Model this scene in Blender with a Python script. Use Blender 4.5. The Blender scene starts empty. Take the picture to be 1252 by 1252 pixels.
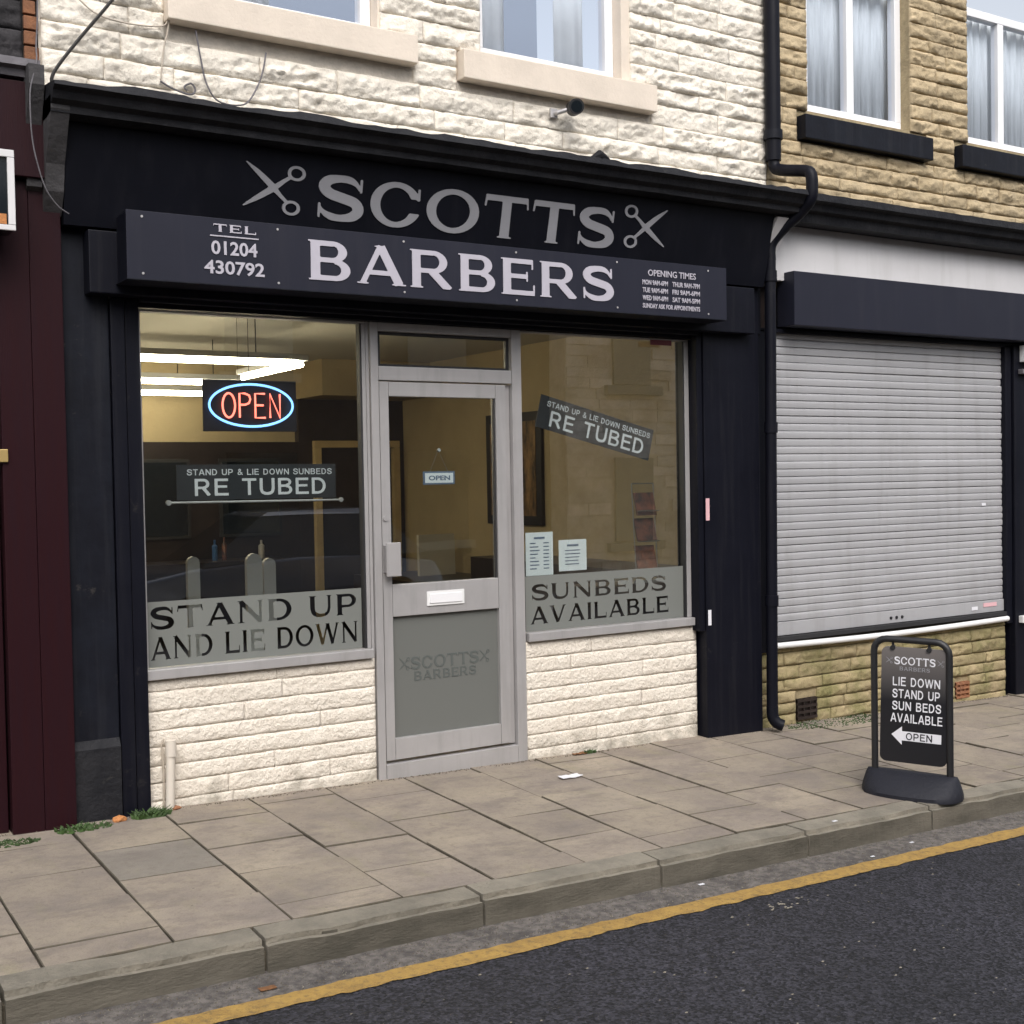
import bpy, bmesh, math, random
import numpy as np
from mathutils import Vector, Matrix, noise
random.seed(7)
R = math.radians
sc = bpy.context.scene
col = sc.collection

# ------------------------------------------------------------------ camera
cd = bpy.data.cameras.new("camera"); cam = bpy.data.objects.new("camera", cd); col.objects.link(cam)
X = (0.84609201, -0.02979197, 0.53220367); Y = (-0.53273977, -0.01393148, 0.84616443); Z = (-0.01779452, -0.99945903, -0.02765868)
right = Vector((X[0], Y[0], Z[0])); down = Vector((X[1], Y[1], Z[1])); fwd = Vector((X[2], Y[2], Z[2]))
fwd.normalize(); right = (right - fwd * right.dot(fwd)).normalized(); up = right.cross(fwd)
m = Matrix((right, up, -fwd)).transposed().to_4x4(); m.translation = (0, -6.2, 1.634)
cam.matrix_world = m
cd.sensor_width = 36; cd.lens = 1518.44 / 1252 * 36; cd.clip_end = 600; cd.clip_start = .05
sc.camera = cam
sc.render.resolution_x = sc.render.resolution_y = 1024
# ------------------------------------------------------------------ world, sun, exposure (overcast day)
w = bpy.data.worlds.new("World"); sc.world = w; w.use_nodes = True
nt = w.node_tree; nt.nodes.clear()
sky = nt.nodes.new("ShaderNodeTexSky"); sky.sky_type = 'NISHITA'; sky.sun_disc = False
sky.sun_elevation = R(48); sky.sun_rotation = R(200); sky.dust_density = 4.0; sky.air_density = 1.0; sky.ozone_density = 1.0
bg = nt.nodes.new("ShaderNodeBackground"); bg.inputs[1].default_value = 0.15
out = nt.nodes.new("ShaderNodeOutputWorld"); hs = nt.nodes.new('ShaderNodeHueSaturation'); hs.inputs['Saturation'].default_value = .33
nt.links.new(sky.outputs[0], hs.inputs['Color']); nt.links.new(hs.outputs[0], bg.inputs[0]); nt.links.new(bg.outputs[0], out.inputs[0])
sl = bpy.data.lights.new("sun", 'SUN'); so = bpy.data.objects.new("sun", sl); col.objects.link(so)
sl.energy = 0.95; sl.angle = R(40); sl.color = (1.0, .955, .91)
sd = Vector((math.sin(R(200)) * math.cos(R(48)), math.cos(R(200)) * math.cos(R(48)), math.sin(R(48))))
so.rotation_euler = sd.to_track_quat('Z', 'Y').to_euler()
vs = sc.view_settings; vs.view_transform = 'Standard'; vs.look = 'None'; vs.exposure = 0.64; vs.gamma = 1
vs.use_curve_mapping = False
sc.cycles.max_bounces = 8; sc.cycles.transparent_max_bounces = 12; sc.cycles.sample_clamp_indirect = 4
sc.cycles.caustics_reflective = False; sc.cycles.caustics_refractive = False

# ------------------------------------------------------------------ materials
def newmat(n):
    m = bpy.data.materials.new(n); m.use_nodes = True
    return m, m.node_tree, m.node_tree.nodes['Principled BSDF']
def mat(name, c, rough=.6, metal=0, bump=0, bscale=40, var=.0, vscale=3, c2=None, rnd=0, spec=.5, grime=0, gz=.3, stretch=(1, 1, 1), emit=None, es=0, coat=0, streak=None, chips=None):
    """principled with layered object-space noise colour, bump and per-object variation"""
    m, nt, b = newmat(name); N = nt.nodes; L = nt.links
    b.inputs['Roughness'].default_value = rough; b.inputs['Metallic'].default_value = metal
    b.inputs['Specular IOR Level'].default_value = spec
    b.inputs['Coat Weight'].default_value = coat
    g = N.new('ShaderNodeNewGeometry'); mp = N.new('ShaderNodeMapping'); mp.inputs['Scale'].default_value = stretch
    L.new(g.outputs['Position'], mp.inputs[0])
    colr = N.new('ShaderNodeRGB'); colr.outputs[0].default_value = (*c, 1); cur = colr.outputs[0]
    if var or c2:
        n = N.new('ShaderNodeTexNoise'); n.inputs['Scale'].default_value = vscale; n.inputs['Detail'].default_value = 7; n.inputs['Roughness'].default_value = .65
        L.new(mp.outputs[0], n.inputs[0])
        r = N.new('ShaderNodeMapRange'); r.inputs[1].default_value = .36; r.inputs[2].default_value = .64
        L.new(n.outputs[0], r.inputs[0])
        mx = N.new('ShaderNodeMix'); mx.data_type = 'RGBA'
        cc = c2 if c2 else tuple(v * (1 - var) for v in c)
        L.new(r.outputs[0], mx.inputs[0]); L.new(cur, mx.inputs[6]); mx.inputs[7].default_value = (*cc, 1); cur = mx.outputs[2]
    if rnd:
        oi = N.new('ShaderNodeObjectInfo'); r = N.new('ShaderNodeMapRange'); r.inputs[3].default_value = 1 - rnd; r.inputs[4].default_value = 1 + rnd * .6
        L.new(oi.outputs['Random'], r.inputs[0])
        mx = N.new('ShaderNodeVectorMath'); mx.operation = 'SCALE'; L.new(cur, mx.inputs[0]); L.new(r.outputs[0], mx.inputs['Scale']); cur = mx.outputs[0]
    if grime:
        s = N.new('ShaderNodeSeparateXYZ'); L.new(g.outputs['Position'], s.inputs[0])
        n2 = N.new('ShaderNodeTexNoise'); n2.inputs['Scale'].default_value = 9; n2.inputs['Detail'].default_value = 6; L.new(g.outputs['Position'], n2.inputs[0])
        a = N.new('ShaderNodeMath'); a.operation = 'MULTIPLY_ADD'; L.new(n2.outputs[0], a.inputs[0]); a.inputs[1].default_value = -.9; L.new(s.outputs[2], a.inputs[2])
        r = N.new('ShaderNodeMapRange'); L.new(a.outputs[0], r.inputs[0]); r.inputs[1].default_value = gz - .45; r.inputs[2].default_value = -.6; r.inputs[3].default_value = 0; r.inputs[4].default_value = grime
        mx = N.new('ShaderNodeMix'); mx.data_type = 'RGBA'; L.new(r.outputs[0], mx.inputs[0]); L.new(cur, mx.inputs[6]); mx.inputs[7].default_value = (.09, .085, .05, 1); cur = mx.outputs[2]
    for kind, par in (('s', streak), ('c', chips)):
        if not par: continue
        sc3, colr, amt = par
        mp2 = N.new('ShaderNodeMapping'); mp2.inputs['Scale'].default_value = sc3; L.new(g.outputs['Position'], mp2.inputs[0])
        n3 = N.new('ShaderNodeTexNoise'); n3.inputs['Scale'].default_value = 1; n3.inputs['Detail'].default_value = 9 if kind == 'c' else 6; n3.inputs['Roughness'].default_value = .75 if kind == 'c' else .6; L.new(mp2.outputs[0], n3.inputs[0])
        r = N.new('ShaderNodeMapRange'); L.new(n3.outputs[0], r.inputs[0]); r.inputs[1].default_value = .63 if kind == 'c' else .5; r.inputs[2].default_value = .68 if kind == 'c' else .75; r.inputs[3].default_value = 0; r.inputs[4].default_value = amt
        mx = N.new('ShaderNodeMix'); mx.data_type = 'RGBA'; L.new(r.outputs[0], mx.inputs[0]); L.new(cur, mx.inputs[6]); mx.inputs[7].default_value = (*colr, 1); cur = mx.outputs[2]
    L.new(cur, b.inputs['Base Color'])
    if bump:
        n = N.new('ShaderNodeTexNoise'); n.inputs['Scale'].default_value = bscale; n.inputs['Detail'].default_value = 8; n.inputs['Roughness'].default_value = .6
        L.new(mp.outputs[0], n.inputs[0])
        bp = N.new('ShaderNodeBump'); bp.inputs['Strength'].default_value = min(1, bump); bp.inputs['Distance'].default_value = .01 * max(1, bump)
        L.new(n.outputs[0], bp.inputs['Height']); L.new(bp.outputs[0], b.inputs['Normal'])
    if emit:
        b.inputs['Emission Color'].default_value = (*emit, 1); b.inputs['Emission Strength'].default_value = es
    return m
def glassmat(name, ior=1.6, tint=(.93, .96, .95)):
    m = bpy.data.materials.new(name); m.use_nodes = True; nt = m.node_tree; N = nt.nodes; L = nt.links; N.clear()
    o = N.new('ShaderNodeOutputMaterial'); t = N.new('ShaderNodeBsdfTransparent'); t.inputs[0].default_value = (*tint, 1)
    gl = N.new('ShaderNodeBsdfGlossy'); gl.inputs['Roughness'].default_value = .008; gl.inputs[0].default_value = (1, 1, 1, 1)
    f = N.new('ShaderNodeFresnel'); f.inputs[0].default_value = ior
    g = N.new('ShaderNodeNewGeometry'); inv = N.new('ShaderNodeMath'); inv.operation = 'SUBTRACT'; inv.inputs[0].default_value = 1; L.new(g.outputs['Backfacing'], inv.inputs[1])
    mu = N.new('ShaderNodeMath'); mu.operation = 'MULTIPLY'; L.new(f.outputs[0], mu.inputs[0]); L.new(inv.outputs[0], mu.inputs[1])
    n = N.new('ShaderNodeTexNoise'); n.inputs['Scale'].default_value = 1.1; n.inputs['Detail'].default_value = 1; L.new(g.outputs['Position'], n.inputs[0])
    bp = N.new('ShaderNodeBump'); bp.inputs['Strength'].default_value = .25; bp.inputs['Distance'].default_value = .006; L.new(n.outputs[0], bp.inputs['Height']); L.new(bp.outputs[0], gl.inputs['Normal'])
    mx = N.new('ShaderNodeMixShader'); L.new(mu.outputs[0], mx.inputs[0]); L.new(t.outputs[0], mx.inputs[1]); L.new(gl.outputs[0], mx.inputs[2]); L.new(mx.outputs[0], o.inputs[0])
    return m
def frostmat(name, c, alpha):
    m = bpy.data.materials.new(name); m.use_nodes = True; nt = m.node_tree; N = nt.nodes; L = nt.links
    b = N['Principled BSDF']; b.inputs['Base Color'].default_value = (*c, 1); b.inputs['Roughness'].default_value = .35
    t = N.new('ShaderNodeBsdfTransparent'); mx = N.new('ShaderNodeMixShader'); mx.inputs[0].default_value = alpha
    L.new(t.outputs[0], mx.inputs[1]); L.new(b.outputs[0], mx.inputs[2]); L.new(mx.outputs[0], N['Material Output'].inputs[0])
    return m
M = {}
M['cream'] = mat('cream_paint', (.80, .735, .64), .75, bump=1.5, bscale=46, c2=(.74, .67, .575), vscale=6, rnd=.015, grime=.45, gz=.12)
M['cream_up'] = mat('weathered_cream_paint', (.83, .775, .68), .8, bump=1.3, bscale=30, c2=(.74, .685, .595), vscale=7, rnd=.02, streak=((8, 8, 1), (.56, .51, .43), .4), chips=((9, 9, 18), (.46, .42, .35), .3))
M['cream_sill'] = mat('cream_sill_paint', (.74, .65, .55), .7, bump=.25, bscale=60, var=.12, vscale=4)
M['cream_mortar'] = mat('cream_mortar', (.60, .55, .48), .85, bump=.6, bscale=60, var=.2, vscale=12)
M['brown'] = mat('yellow_brown_stone', (.50, .40, .255), .9, bump=1.1, bscale=34, c2=(.38, .30, .185), vscale=6, rnd=.13, chips=((7, 7, 12), (.19, .155, .10), .4), streak=((7, 7, .9), (.25, .21, .15), .35))
M['brown_low'] = mat('mossy_brown_stone', (.38, .30, .175), .9, bump=1.2, bscale=34, c2=(.20, .18, .075), vscale=3.5, rnd=.14, chips=((7, 7, 10), (.10, .11, .04), .6))
M['brown_mortar'] = mat('brown_mortar', (.40, .32, .19), .95, bump=.6, bscale=70, var=.35, vscale=12)
M['dark_stone'] = mat('sooty_stone', (.035, .032, .035), .9, bump=1, bscale=30, c2=(.018, .017, .019), rnd=.3)
M['dark_mortar'] = mat('sooty_mortar', (.02, .02, .02), .95)
M['red_brick'] = mat('red_brick', (.30, .13, .06), .9, bump=.7, bscale=60, c2=(.20, .09, .05), vscale=14, rnd=.3)
M['navy'] = mat('navy_black_paint', (.0038, .0042, .0085), .48, bump=.12, bscale=12, c2=(.0055, .006, .011), vscale=3, spec=.16, streak=((26, 26, 1.1), (.016, .016, .020), .55), chips=((5, 5, 6), (.030, .028, .028), .6))
M['navy_rough'] = mat('weathered_black_paint', (.0055, .006, .009), .65, bump=.8, bscale=26, c2=(.018, .018, .021), vscale=6, spec=.25, chips=((9, 9, 16), (.05, .048, .045), .5))
M['navy_worn'] = mat('worn_pilaster_paint', (.0085, .010, .016), .5, bump=.2, bscale=14, c2=(.0055, .006, .010), vscale=5, spec=.18, streak=((22, 22, 1), (.024, .025, .030), .5), chips=((6, 6, 8), (.05, .045, .042), .6))
M['fascia'] = mat('fascia_paint', (.0035, .004, .008), .45, bump=.06, bscale=30, var=.25, vscale=2, spec=.22, streak=((16, 16, 1.4), (.010, .010, .014), .5))
M['sign'] = mat('sign_panel', (.018, .019, .031), .45, var=.12, vscale=2, spec=.25, streak=((12, 12, 1.2), (.028, .028, .038), .4))
M['silver_dull'] = mat('silver_vinyl', (.27, .27, .29), .5, var=.08, vscale=9)
M['silver'] = mat('pale_silver_vinyl', (.46, .44, .50), .5, var=.06, vscale=9)
M['alu'] = mat('aluminium', (.49, .475, .475), .38, metal=.38, var=.10, vscale=3, streak=((14, 14, 1.5), (.28, .27, .265), .4))
M['alu_dark'] = mat('aluminium_gasket', (.02, .02, .022), .6)
M['white_upvc'] = mat('white_upvc', (.80, .80, .82), .35)
M['curtain'] = mat('net_curtain', (.60, .62, .62), .9, var=.22, vscale=5, stretch=(6, 6, .5))
M['curtain_white'] = mat('white_curtain', (.72, .74, .74), .9, var=.1, vscale=4)
M['room_blue'] = mat('upstairs_room_wall', (.24, .28, .35), .9)
M['shutter'] = mat('galvanised_shutter', (.385, .385, .40), .5, bump=.12, bscale=25, c2=(.35, .35, .365), vscale=2.5, rnd=.03, stretch=(.4, 1, 1), streak=((9, 9, .9), (.25, .245, .24), .45), chips=((4, 4, 5), (.27, .25, .235), .3))
def flagmat(name, c, c2, rnd):
    m = mat(name, c, .85, bump=.6, bscale=75, c2=c2, vscale=2.2, rnd=rnd, spec=.35); nt = m.node_tree; N = nt.nodes; L = nt.links; b = N['Principled BSDF']
    cur = b.inputs['Base Color'].links[0].from_socket; g = N.new('ShaderNodeNewGeometry')
    def layer(cur, sc_, lo, hi, colr, amt, kind='n', st=(1, 1, 1)):
        mp = N.new('ShaderNodeMapping'); mp.inputs['Scale'].default_value = st; L.new(g.outputs['Position'], mp.inputs[0])
        if kind == 'n': t = N.new('ShaderNodeTexNoise'); t.inputs['Detail'].default_value = 8; t.inputs['Roughness'].default_value = .7; o = t.outputs[0]
        else: t = N.new('ShaderNodeTexVoronoi'); o = t.outputs['Distance']
        t.inputs['Scale'].default_value = sc_; L.new(mp.outputs[0], t.inputs['Vector'])
        r = N.new('ShaderNodeMapRange'); r.inputs[1].default_value = lo; r.inputs[2].default_value = hi; r.inputs[3].default_value = 0; r.inputs[4].default_value = amt; L.new(o, r.inputs[0])
        mx = N.new('ShaderNodeMix'); mx.data_type = 'RGBA'; L.new(r.outputs[0], mx.inputs[0]); L.new(cur, mx.inputs[6]); mx.inputs[7].default_value = (*colr, 1); return mx.outputs[2]
    cur = layer(cur, 26, .50, .68, (.15, .125, .095), .40)
    cur = layer(cur, 3.2, .50, .68, (.165, .14, .125), .75, st=(.8, 1.6, 1))
    cur = layer(cur, 5, .56, .72, (.24, .22, .13), .45, st=(1, .4, 1))
    cur = layer(cur, 150, .52, .70, (.12, .10, .08), .45)
    cur = layer(cur, 9, .060, .035, (.09, .08, .065), .6, 'v')
    L.new(cur, b.inputs['Base Color']); return m
M['flag'] = flagmat('paving_flag', (.335, .285, .22), (.235, .20, .172), .10)
M['flag_blue'] = flagmat('bluish_flag', (.25, .225, .19), (.20, .18, .155), 0)
M['joint'] = mat('flag_joint_dirt', (.125, .105, .078), .95, bump=.6, bscale=90, c2=(.075, .064, .045), vscale=8)
M['kerb'] = mat('kerb_stone', (.25, .225, .18), .85, bump=.9, bscale=55, c2=(.17, .155, .125), vscale=6, rnd=.12, chips=((20, 20, 20), (.09, .08, .06), .6))
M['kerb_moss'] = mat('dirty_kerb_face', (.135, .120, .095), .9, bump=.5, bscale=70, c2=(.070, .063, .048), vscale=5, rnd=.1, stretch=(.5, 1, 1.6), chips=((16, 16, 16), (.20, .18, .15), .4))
M['gutter'] = mat('gutter_asphalt', (.075, .068, .064), .9, bump=1, bscale=110, c2=(.19, .17, .155), vscale=26, streak=((5, 5, 5), (.035, .032, .032), .8), chips=((60, 60, 60), (.26, .23, .20), .7))
M['yellow'] = mat('yellow_line_paint', (.42, .265, .07), .8, bump=.9, bscale=120, c2=(.31, .19, .055), vscale=14, streak=((40, 40, 40), (.12, .09, .05), .8), chips=((20, 75, 20), (.05, .047, .045), 1.0))
M['white_plastic'] = mat('white_plastic', (.75, .75, .75), .4)
M['pipe_cream'] = mat('cream_pipe_paint', (.68, .62, .54), .5, var=.1, vscale=10)
M['maroon'] = mat('maroon_panel', (.020, .0045, .0065), .5, bump=.2, bscale=20, c2=(.018, .005, .008), vscale=4, stretch=(14, 14, .6), spec=.14)
M['lead'] = mat('grey_lead', (.16, .15, .165), .6, bump=.5, bscale=20, var=.4, vscale=6)
M['bracket_grey'] = mat('grey_bracket', (.055, .052, .055), .8, bump=.8, bscale=24, c2=(.035, .033, .035), vscale=9)
M['black_plastic'] = mat('black_plastic', (.012, .012, .014), .45)
M['rubber'] = mat('black_rubber', (.014, .015, .022), .62, bump=.4, bscale=60, var=.15, vscale=8, spec=.3, chips=((12, 12, 12), (.05, .05, .052), .35))
M['frieze'] = mat('pale_grey_frieze', (.66, .65, .66), .7, bump=.1, bscale=10, var=.08, vscale=2, streak=((10, 10, 1), (.48, .47, .46), .4))
M['glass'] = glassmat('shop_glass', 3.0)
M['glass_up'] = glassmat('upstairs_glass', 1.55, (.95, .97, 1))
M['frost'] = frostmat('frosted_vinyl', (.215, .225, .21), .80)
M['frost_door'] = frostmat('frosted_door_vinyl', (.15, .155, .145), .93)
M['frost_letter'] = mat('etched_letter', (.10, .11, .105), .4)
M['tan'] = mat('tan_interior_wall', (.50, .40, .24), .8, bump=.4, bscale=30, var=.12, vscale=3)
M['ceiling'] = mat('interior_ceiling', (.62, .58, .49), .9)
M['dark_panel'] = mat('dark_interior_panel', (.030, .021, .019), .35, var=.4, vscale=3)
M['carpet'] = mat('interior_floor', (.05, .045, .04), .7)
M['pine'] = mat('pine_door_frame', (.62, .47, .24), .5, var=.2, vscale=5)
M['tube'] = mat('lit_tube', (1, .9, .7), .5, emit=(1, .86, .62), es=30)
M['neon_blue'] = mat('neon_blue', (.2, .5, 1), .5, emit=(.22, .50, 1.0), es=1.9)
M['neon_red'] = mat('neon_red', (1, .2, .15), .5, emit=(1.0, .20, .14), es=2.1)
M['sign_black'] = mat('black_sign_board', (.012, .010, .016), .5)
M['banner'] = mat('dark_grey_banner', (.026, .027, .031), .5)
M['banner_txt'] = mat('banner_lettering', (.75, .75, .78), .5)
M['paper'] = mat('white_paper', (.84, .86, .89), .7)
M['ink'] = mat('blue_grey_ink', (.13, .17, .26), .7)
M['chair_white'] = mat('grey_white_chair', (.42, .41, .40), .5)
M['neon_off'] = mat('blue_bottle_plastic', (.05, .12, .28), .3)
M['board_print'] = None
M['green'] = mat('weed_green', (.05, .10, .022), .7, var=.5, vscale=40, rnd=.2)
M['leaf_brown'] = mat('dead_leaf', (.22, .10, .04), .8, var=.4, vscale=40)
M['orange_brick'] = mat('orange_brick_fragment', (.48, .20, .07), .9, bump=.8, bscale=60)
M['pink'] = mat('pink_sticker', (.70, .42, .45), .6)
M['white_sticker'] = mat('white_sticker', (.72, .72, .76), .6)
M['red_sticker'] = mat('dark_red_sticker', (.16, .03, .04), .6)
M['black_cable'] = mat('black_cable', (.02, .018, .016), .5)
M['cream_cable'] = mat('cream_cable', (.45, .39, .32), .6)
M['gold'] = mat('brass_plate', (.55, .40, .16), .35, metal=.5)
M['leaflet'] = mat('leaflet_print', (.20, .07, .04), .4, c2=(.03, .02, .02), vscale=18)
M['poster'] = mat('dark_poster_print', (.40, .24, .10), .35, c2=(.02, .016, .014), vscale=6, stretch=(1, 2, .8))
M['wire'] = mat('chrome_wire', (.5, .5, .5), .3, metal=.9)
M['opp_stone'] = mat('opposite_cream_stone', (.78, .69, .57), .9, bump=.8, bscale=20, c2=(.52, .43, .34), vscale=3, rnd=.22)
M['opp_dark'] = mat('opposite_dark_stone', (.075, .060, .052), .9, bump=.8, bscale=20, c2=(.05, .04, .035), vscale=3)
M['slate'] = mat('roof_slate', (.06, .06, .07), .7, bump=.5, bscale=12)
M['opp_trim'] = mat('opposite_window_trim', (.20, .21, .19), .7)
M['dark_glass'] = mat('dark_window_glass', (.012, .016, .02), .08, spec=.8)
M['car_paint'] = mat('dark_grey_car_paint', (.15, .16, .19), .25, metal=.4, coat=.8)
M['tyre'] = mat('tyre_rubber', (.015, .015, .015), .85)
M['lamp_glass'] = mat('car_lamp', (.5, .5, .5), .2)
# asphalt: bitumen with visible pale aggregate
m, nt, b = newmat('dark_asphalt'); N = nt.nodes; L = nt.links
g = N.new('ShaderNodeNewGeometry')
v = N.new('ShaderNodeTexVoronoi'); v.inputs['Scale'].default_value = 90; L.new(g.outputs['Position'], v.inputs['Vector'])
cr = N.new('ShaderNodeValToRGB'); cr.color_ramp.elements[0].color = (.003, .003, .005, 1); cr.color_ramp.elements[1].color = (.037, .036, .047, 1); cr.color_ramp.elements[0].position = .2; cr.color_ramp.elements[1].position = 1.0
sp = N.new('ShaderNodeSeparateColor'); L.new(v.outputs['Color'], sp.inputs[0]); L.new(sp.outputs[0], cr.inputs[0])
n = N.new('ShaderNodeTexNoise'); n.inputs['Scale'].default_value = 1.3; n.inputs['Detail'].default_value = 5; L.new(g.outputs['Position'], n.inputs[0])
mr = N.new('ShaderNodeMapRange'); mr.inputs[1].default_value = .3; mr.inputs[2].default_value = .7; mr.inputs[3].default_value = .8; mr.inputs[4].default_value = 1.3; L.new(n.outputs[0], mr.inputs[0])
sm = N.new('ShaderNodeVectorMath'); sm.operation = 'SCALE'; L.new(cr.outputs[0], sm.inputs[0]); L.new(mr.outputs[0], sm.inputs['Scale']); nz_ = N.new('ShaderNodeTexNoise'); nz_.inputs['Scale'].default_value = 24; nz_.inputs['Detail'].default_value = 6; L.new(g.outputs['Position'], nz_.inputs[0])
mz_ = N.new('ShaderNodeMapRange'); mz_.inputs[1].default_value = .35; mz_.inputs[2].default_value = .65; mz_.inputs[3].default_value = .82; mz_.inputs[4].default_value = 1.2; L.new(nz_.outputs[0], mz_.inputs[0])
s2_ = N.new('ShaderNodeVectorMath'); s2_.operation = 'SCALE'; L.new(sm.outputs[0], s2_.inputs[0]); L.new(mz_.outputs[0], s2_.inputs['Scale']); L.new(s2_.outputs[0], b.inputs['Base Color'])
bp = N.new('ShaderNodeBump'); bp.inputs['Strength'].default_value = .8; bp.inputs['Distance'].default_value = .006; L.new(v.outputs['Distance'], bp.inputs['Height']); L.new(bp.outputs[0], b.inputs['Normal'])
b.inputs['Roughness'].default_value = .7; M['asphalt'] = m
# A-board print: printed grey-to-black fade of the poster itself
m, nt, b = newmat('board_print'); N = nt.nodes; L = nt.links
tc = N.new('ShaderNodeTexCoord'); s = N.new('ShaderNodeSeparateXYZ'); L.new(tc.outputs['Object'], s.inputs[0])
cr = N.new('ShaderNodeValToRGB'); L.new(s.outputs[2], cr.inputs[0]); e = cr.color_ramp.elements
e[0].position = .50; e[0].color = (.008, .008, .011, 1); e[1].position = .80; e[1].color = (.16, .145, .14, 1)
L.new(cr.outputs[0], b.inputs['Base Color']); b.inputs['Roughness'].default_value = .35; M['board_print'] = m

# ------------------------------------------------------------------ mesh helpers
def link(name, me, parent=None, **kw):
    o = bpy.data.objects.new(name, me); col.objects.link(o)
    if parent: o.parent = parent
    for k, v in kw.items(): o[k] = v
    return o
def thing(name, label, cat, loc=(0, 0, 0), group=None):
    o = bpy.data.objects.new(name, None); col.objects.link(o); o.location = loc; o.empty_display_size = .1
    o['label'] = label; o['category'] = cat
    if group: o['group'] = group
    return o
def tag(o, label, cat, group=None):
    o['label'] = label; o['category'] = cat
    if group: o['group'] = group
    return o
class MB:
    def __init__(s): s.v = []; s.f = []
    def add(s, vs, fs):
        b = len(s.v); s.v += [tuple(v) for v in vs]; s.f += [tuple(i + b for i in f) for f in fs]; return s
    def box(s, x0, x1, y0, y1, z0, z1, c=0.0, zf=None):
        if c <= 0:
            vs = [(x, y, z) for x in (x0, x1) for y in (y0, y1) for z in (z0, z1)]
            if zf: vs = [(x, y, z + zf(x, y)) for x, y, z in vs]
            return s.add(vs, [(0, 1, 3, 2), (4, 6, 7, 5), (0, 4, 5, 1), (2, 3, 7, 6), (0, 2, 6, 4), (1, 5, 7, 3)])
        bm = bmesh.new(); r = bmesh.ops.create_cube(bm, size=1)
        for v in bm.verts:
            v.co = Vector(((x0 + x1) / 2 + v.co.x * (x1 - x0), (y0 + y1) / 2 + v.co.y * (y1 - y0), (z0 + z1) / 2 + v.co.z * (z1 - z0)))
        bmesh.ops.bevel(bm, geom=list(bm.edges), offset=c, segments=2, profile=.6, affect='EDGES')
        vs = [v.co.copy() for v in bm.verts]
        if zf: vs = [(v.x, v.y, v.z + zf(v.x, v.y)) for v in vs]
        bm.verts.index_update(); s.add(vs, [tuple(v.index for v in f.verts) for f in bm.faces]); bm.free(); return s
    def prism(s, pts, axis, a, b):
        """extrude a 2D polygon; axis 'x': pts=(y,z), 'y': pts=(x,z), 'z': pts=(x,y)"""
        def P(p, t): return (t, p[0], p[1]) if axis == 'x' else (p[0], t, p[1]) if axis == 'y' else (p[0], p[1], t)
        n = len(pts); vs = [P(p, a) for p in pts] + [P(p, b) for p in pts]
        fs = [(i, (i + 1) % n, n + (i + 1) % n, n + i) for i in range(n)] + [tuple(range(n))[::-1], tuple(range(n, 2 * n))]
        return s.add(vs, fs)
    def tube(s, pts, r, seg=10, closed=False, cap=True):
        pts = [Vector(p) for p in pts]; n = len(pts); vs = []; fs = []
        ref = None
        for i, p in enumerate(pts):
            a = pts[(i - 1) % n] if (closed or i > 0) else p; c = pts[(i + 1) % n] if (closed or i < n - 1) else p
            t = (c - a).normalized()
            if ref is None: ref = Vector((0, 0, 1)) if abs(t.z) < .9 else Vector((1, 0, 0))
            u = (ref - t * ref.dot(t))
            if u.length < 1e-5: u = t.orthogonal()
            u.normalize(); ref = u; w_ = t.cross(u)
            rr = r[i] if isinstance(r, (list, tuple)) else r
            for k in range(seg):
                an = 2 * math.pi * k / seg; vs.append(p + (u * math.cos(an) + w_ * math.sin(an)) * rr)
        for i in range(n if closed else n - 1):
            j = (i + 1) % n
            for k in range(seg): fs.append((i * seg + k, i * seg + (k + 1) % seg, j * seg + (k + 1) % seg, j * seg + k))
        if cap and not closed: fs += [tuple(range(seg))[::-1], tuple((n - 1) * seg + k for k in range(seg))]
        return s.add(vs, fs)
    def cyl(s, a, b, r, seg=20): return s.tube([a, b], r, seg)
    def build(s, name, mt, parent=None, smooth=False, **kw):
        me = bpy.data.meshes.new(name); me.from_pydata(s.v, [], s.f); me.validate()
        bm = bmesh.new(); bm.from_mesh(me); bmesh.ops.recalc_face_normals(bm, faces=bm.faces)
        if smooth:
            for f in bm.faces: f.smooth = True
            for e in bm.edges:
                if len(e.link_faces) == 2 and e.calc_face_angle(0) > R(40): e.smooth = False
        bm.to_mesh(me); bm.free()
        me.materials.append(M[mt] if isinstance(mt, str) else mt)
        return link(name, me, parent, **kw)
def bx(name, mt, parent, x0, x1, y0, y1, z0, z1, c=.003, **kw): return MB().box(x0, x1, y0, y1, z0, z1, c).build(name, mt, parent, **kw)
def fbm(p, o=4): return noise.fractal(Vector(p), 1.0, 2.0, o, noise_basis='PERLIN_ORIGINAL')
def catmull(pts, k=8, closed=False):
    P = [Vector(p) for p in pts]; n = len(P); o = []
    for i in range(n if closed else n - 1):
        g = (lambda j: P[j % n]) if closed else (lambda j: P[max(0, min(n - 1, j))])
        a, b_, c, d = g(i - 1), g(i), g(i + 1), g(i + 2)
        for t in range(k):
            t /= k; o.append(.5 * ((2 * b_) + (c - a) * t + (2 * a - 5 * b_ + 4 * c - d) * t * t + (3 * b_ - a - 3 * c + d) * t ** 3))
    if not closed: o.append(P[-1])
    return o
def offset_all(o, v):
    for c in [o] + list(o.children_recursive):
        pass

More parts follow.
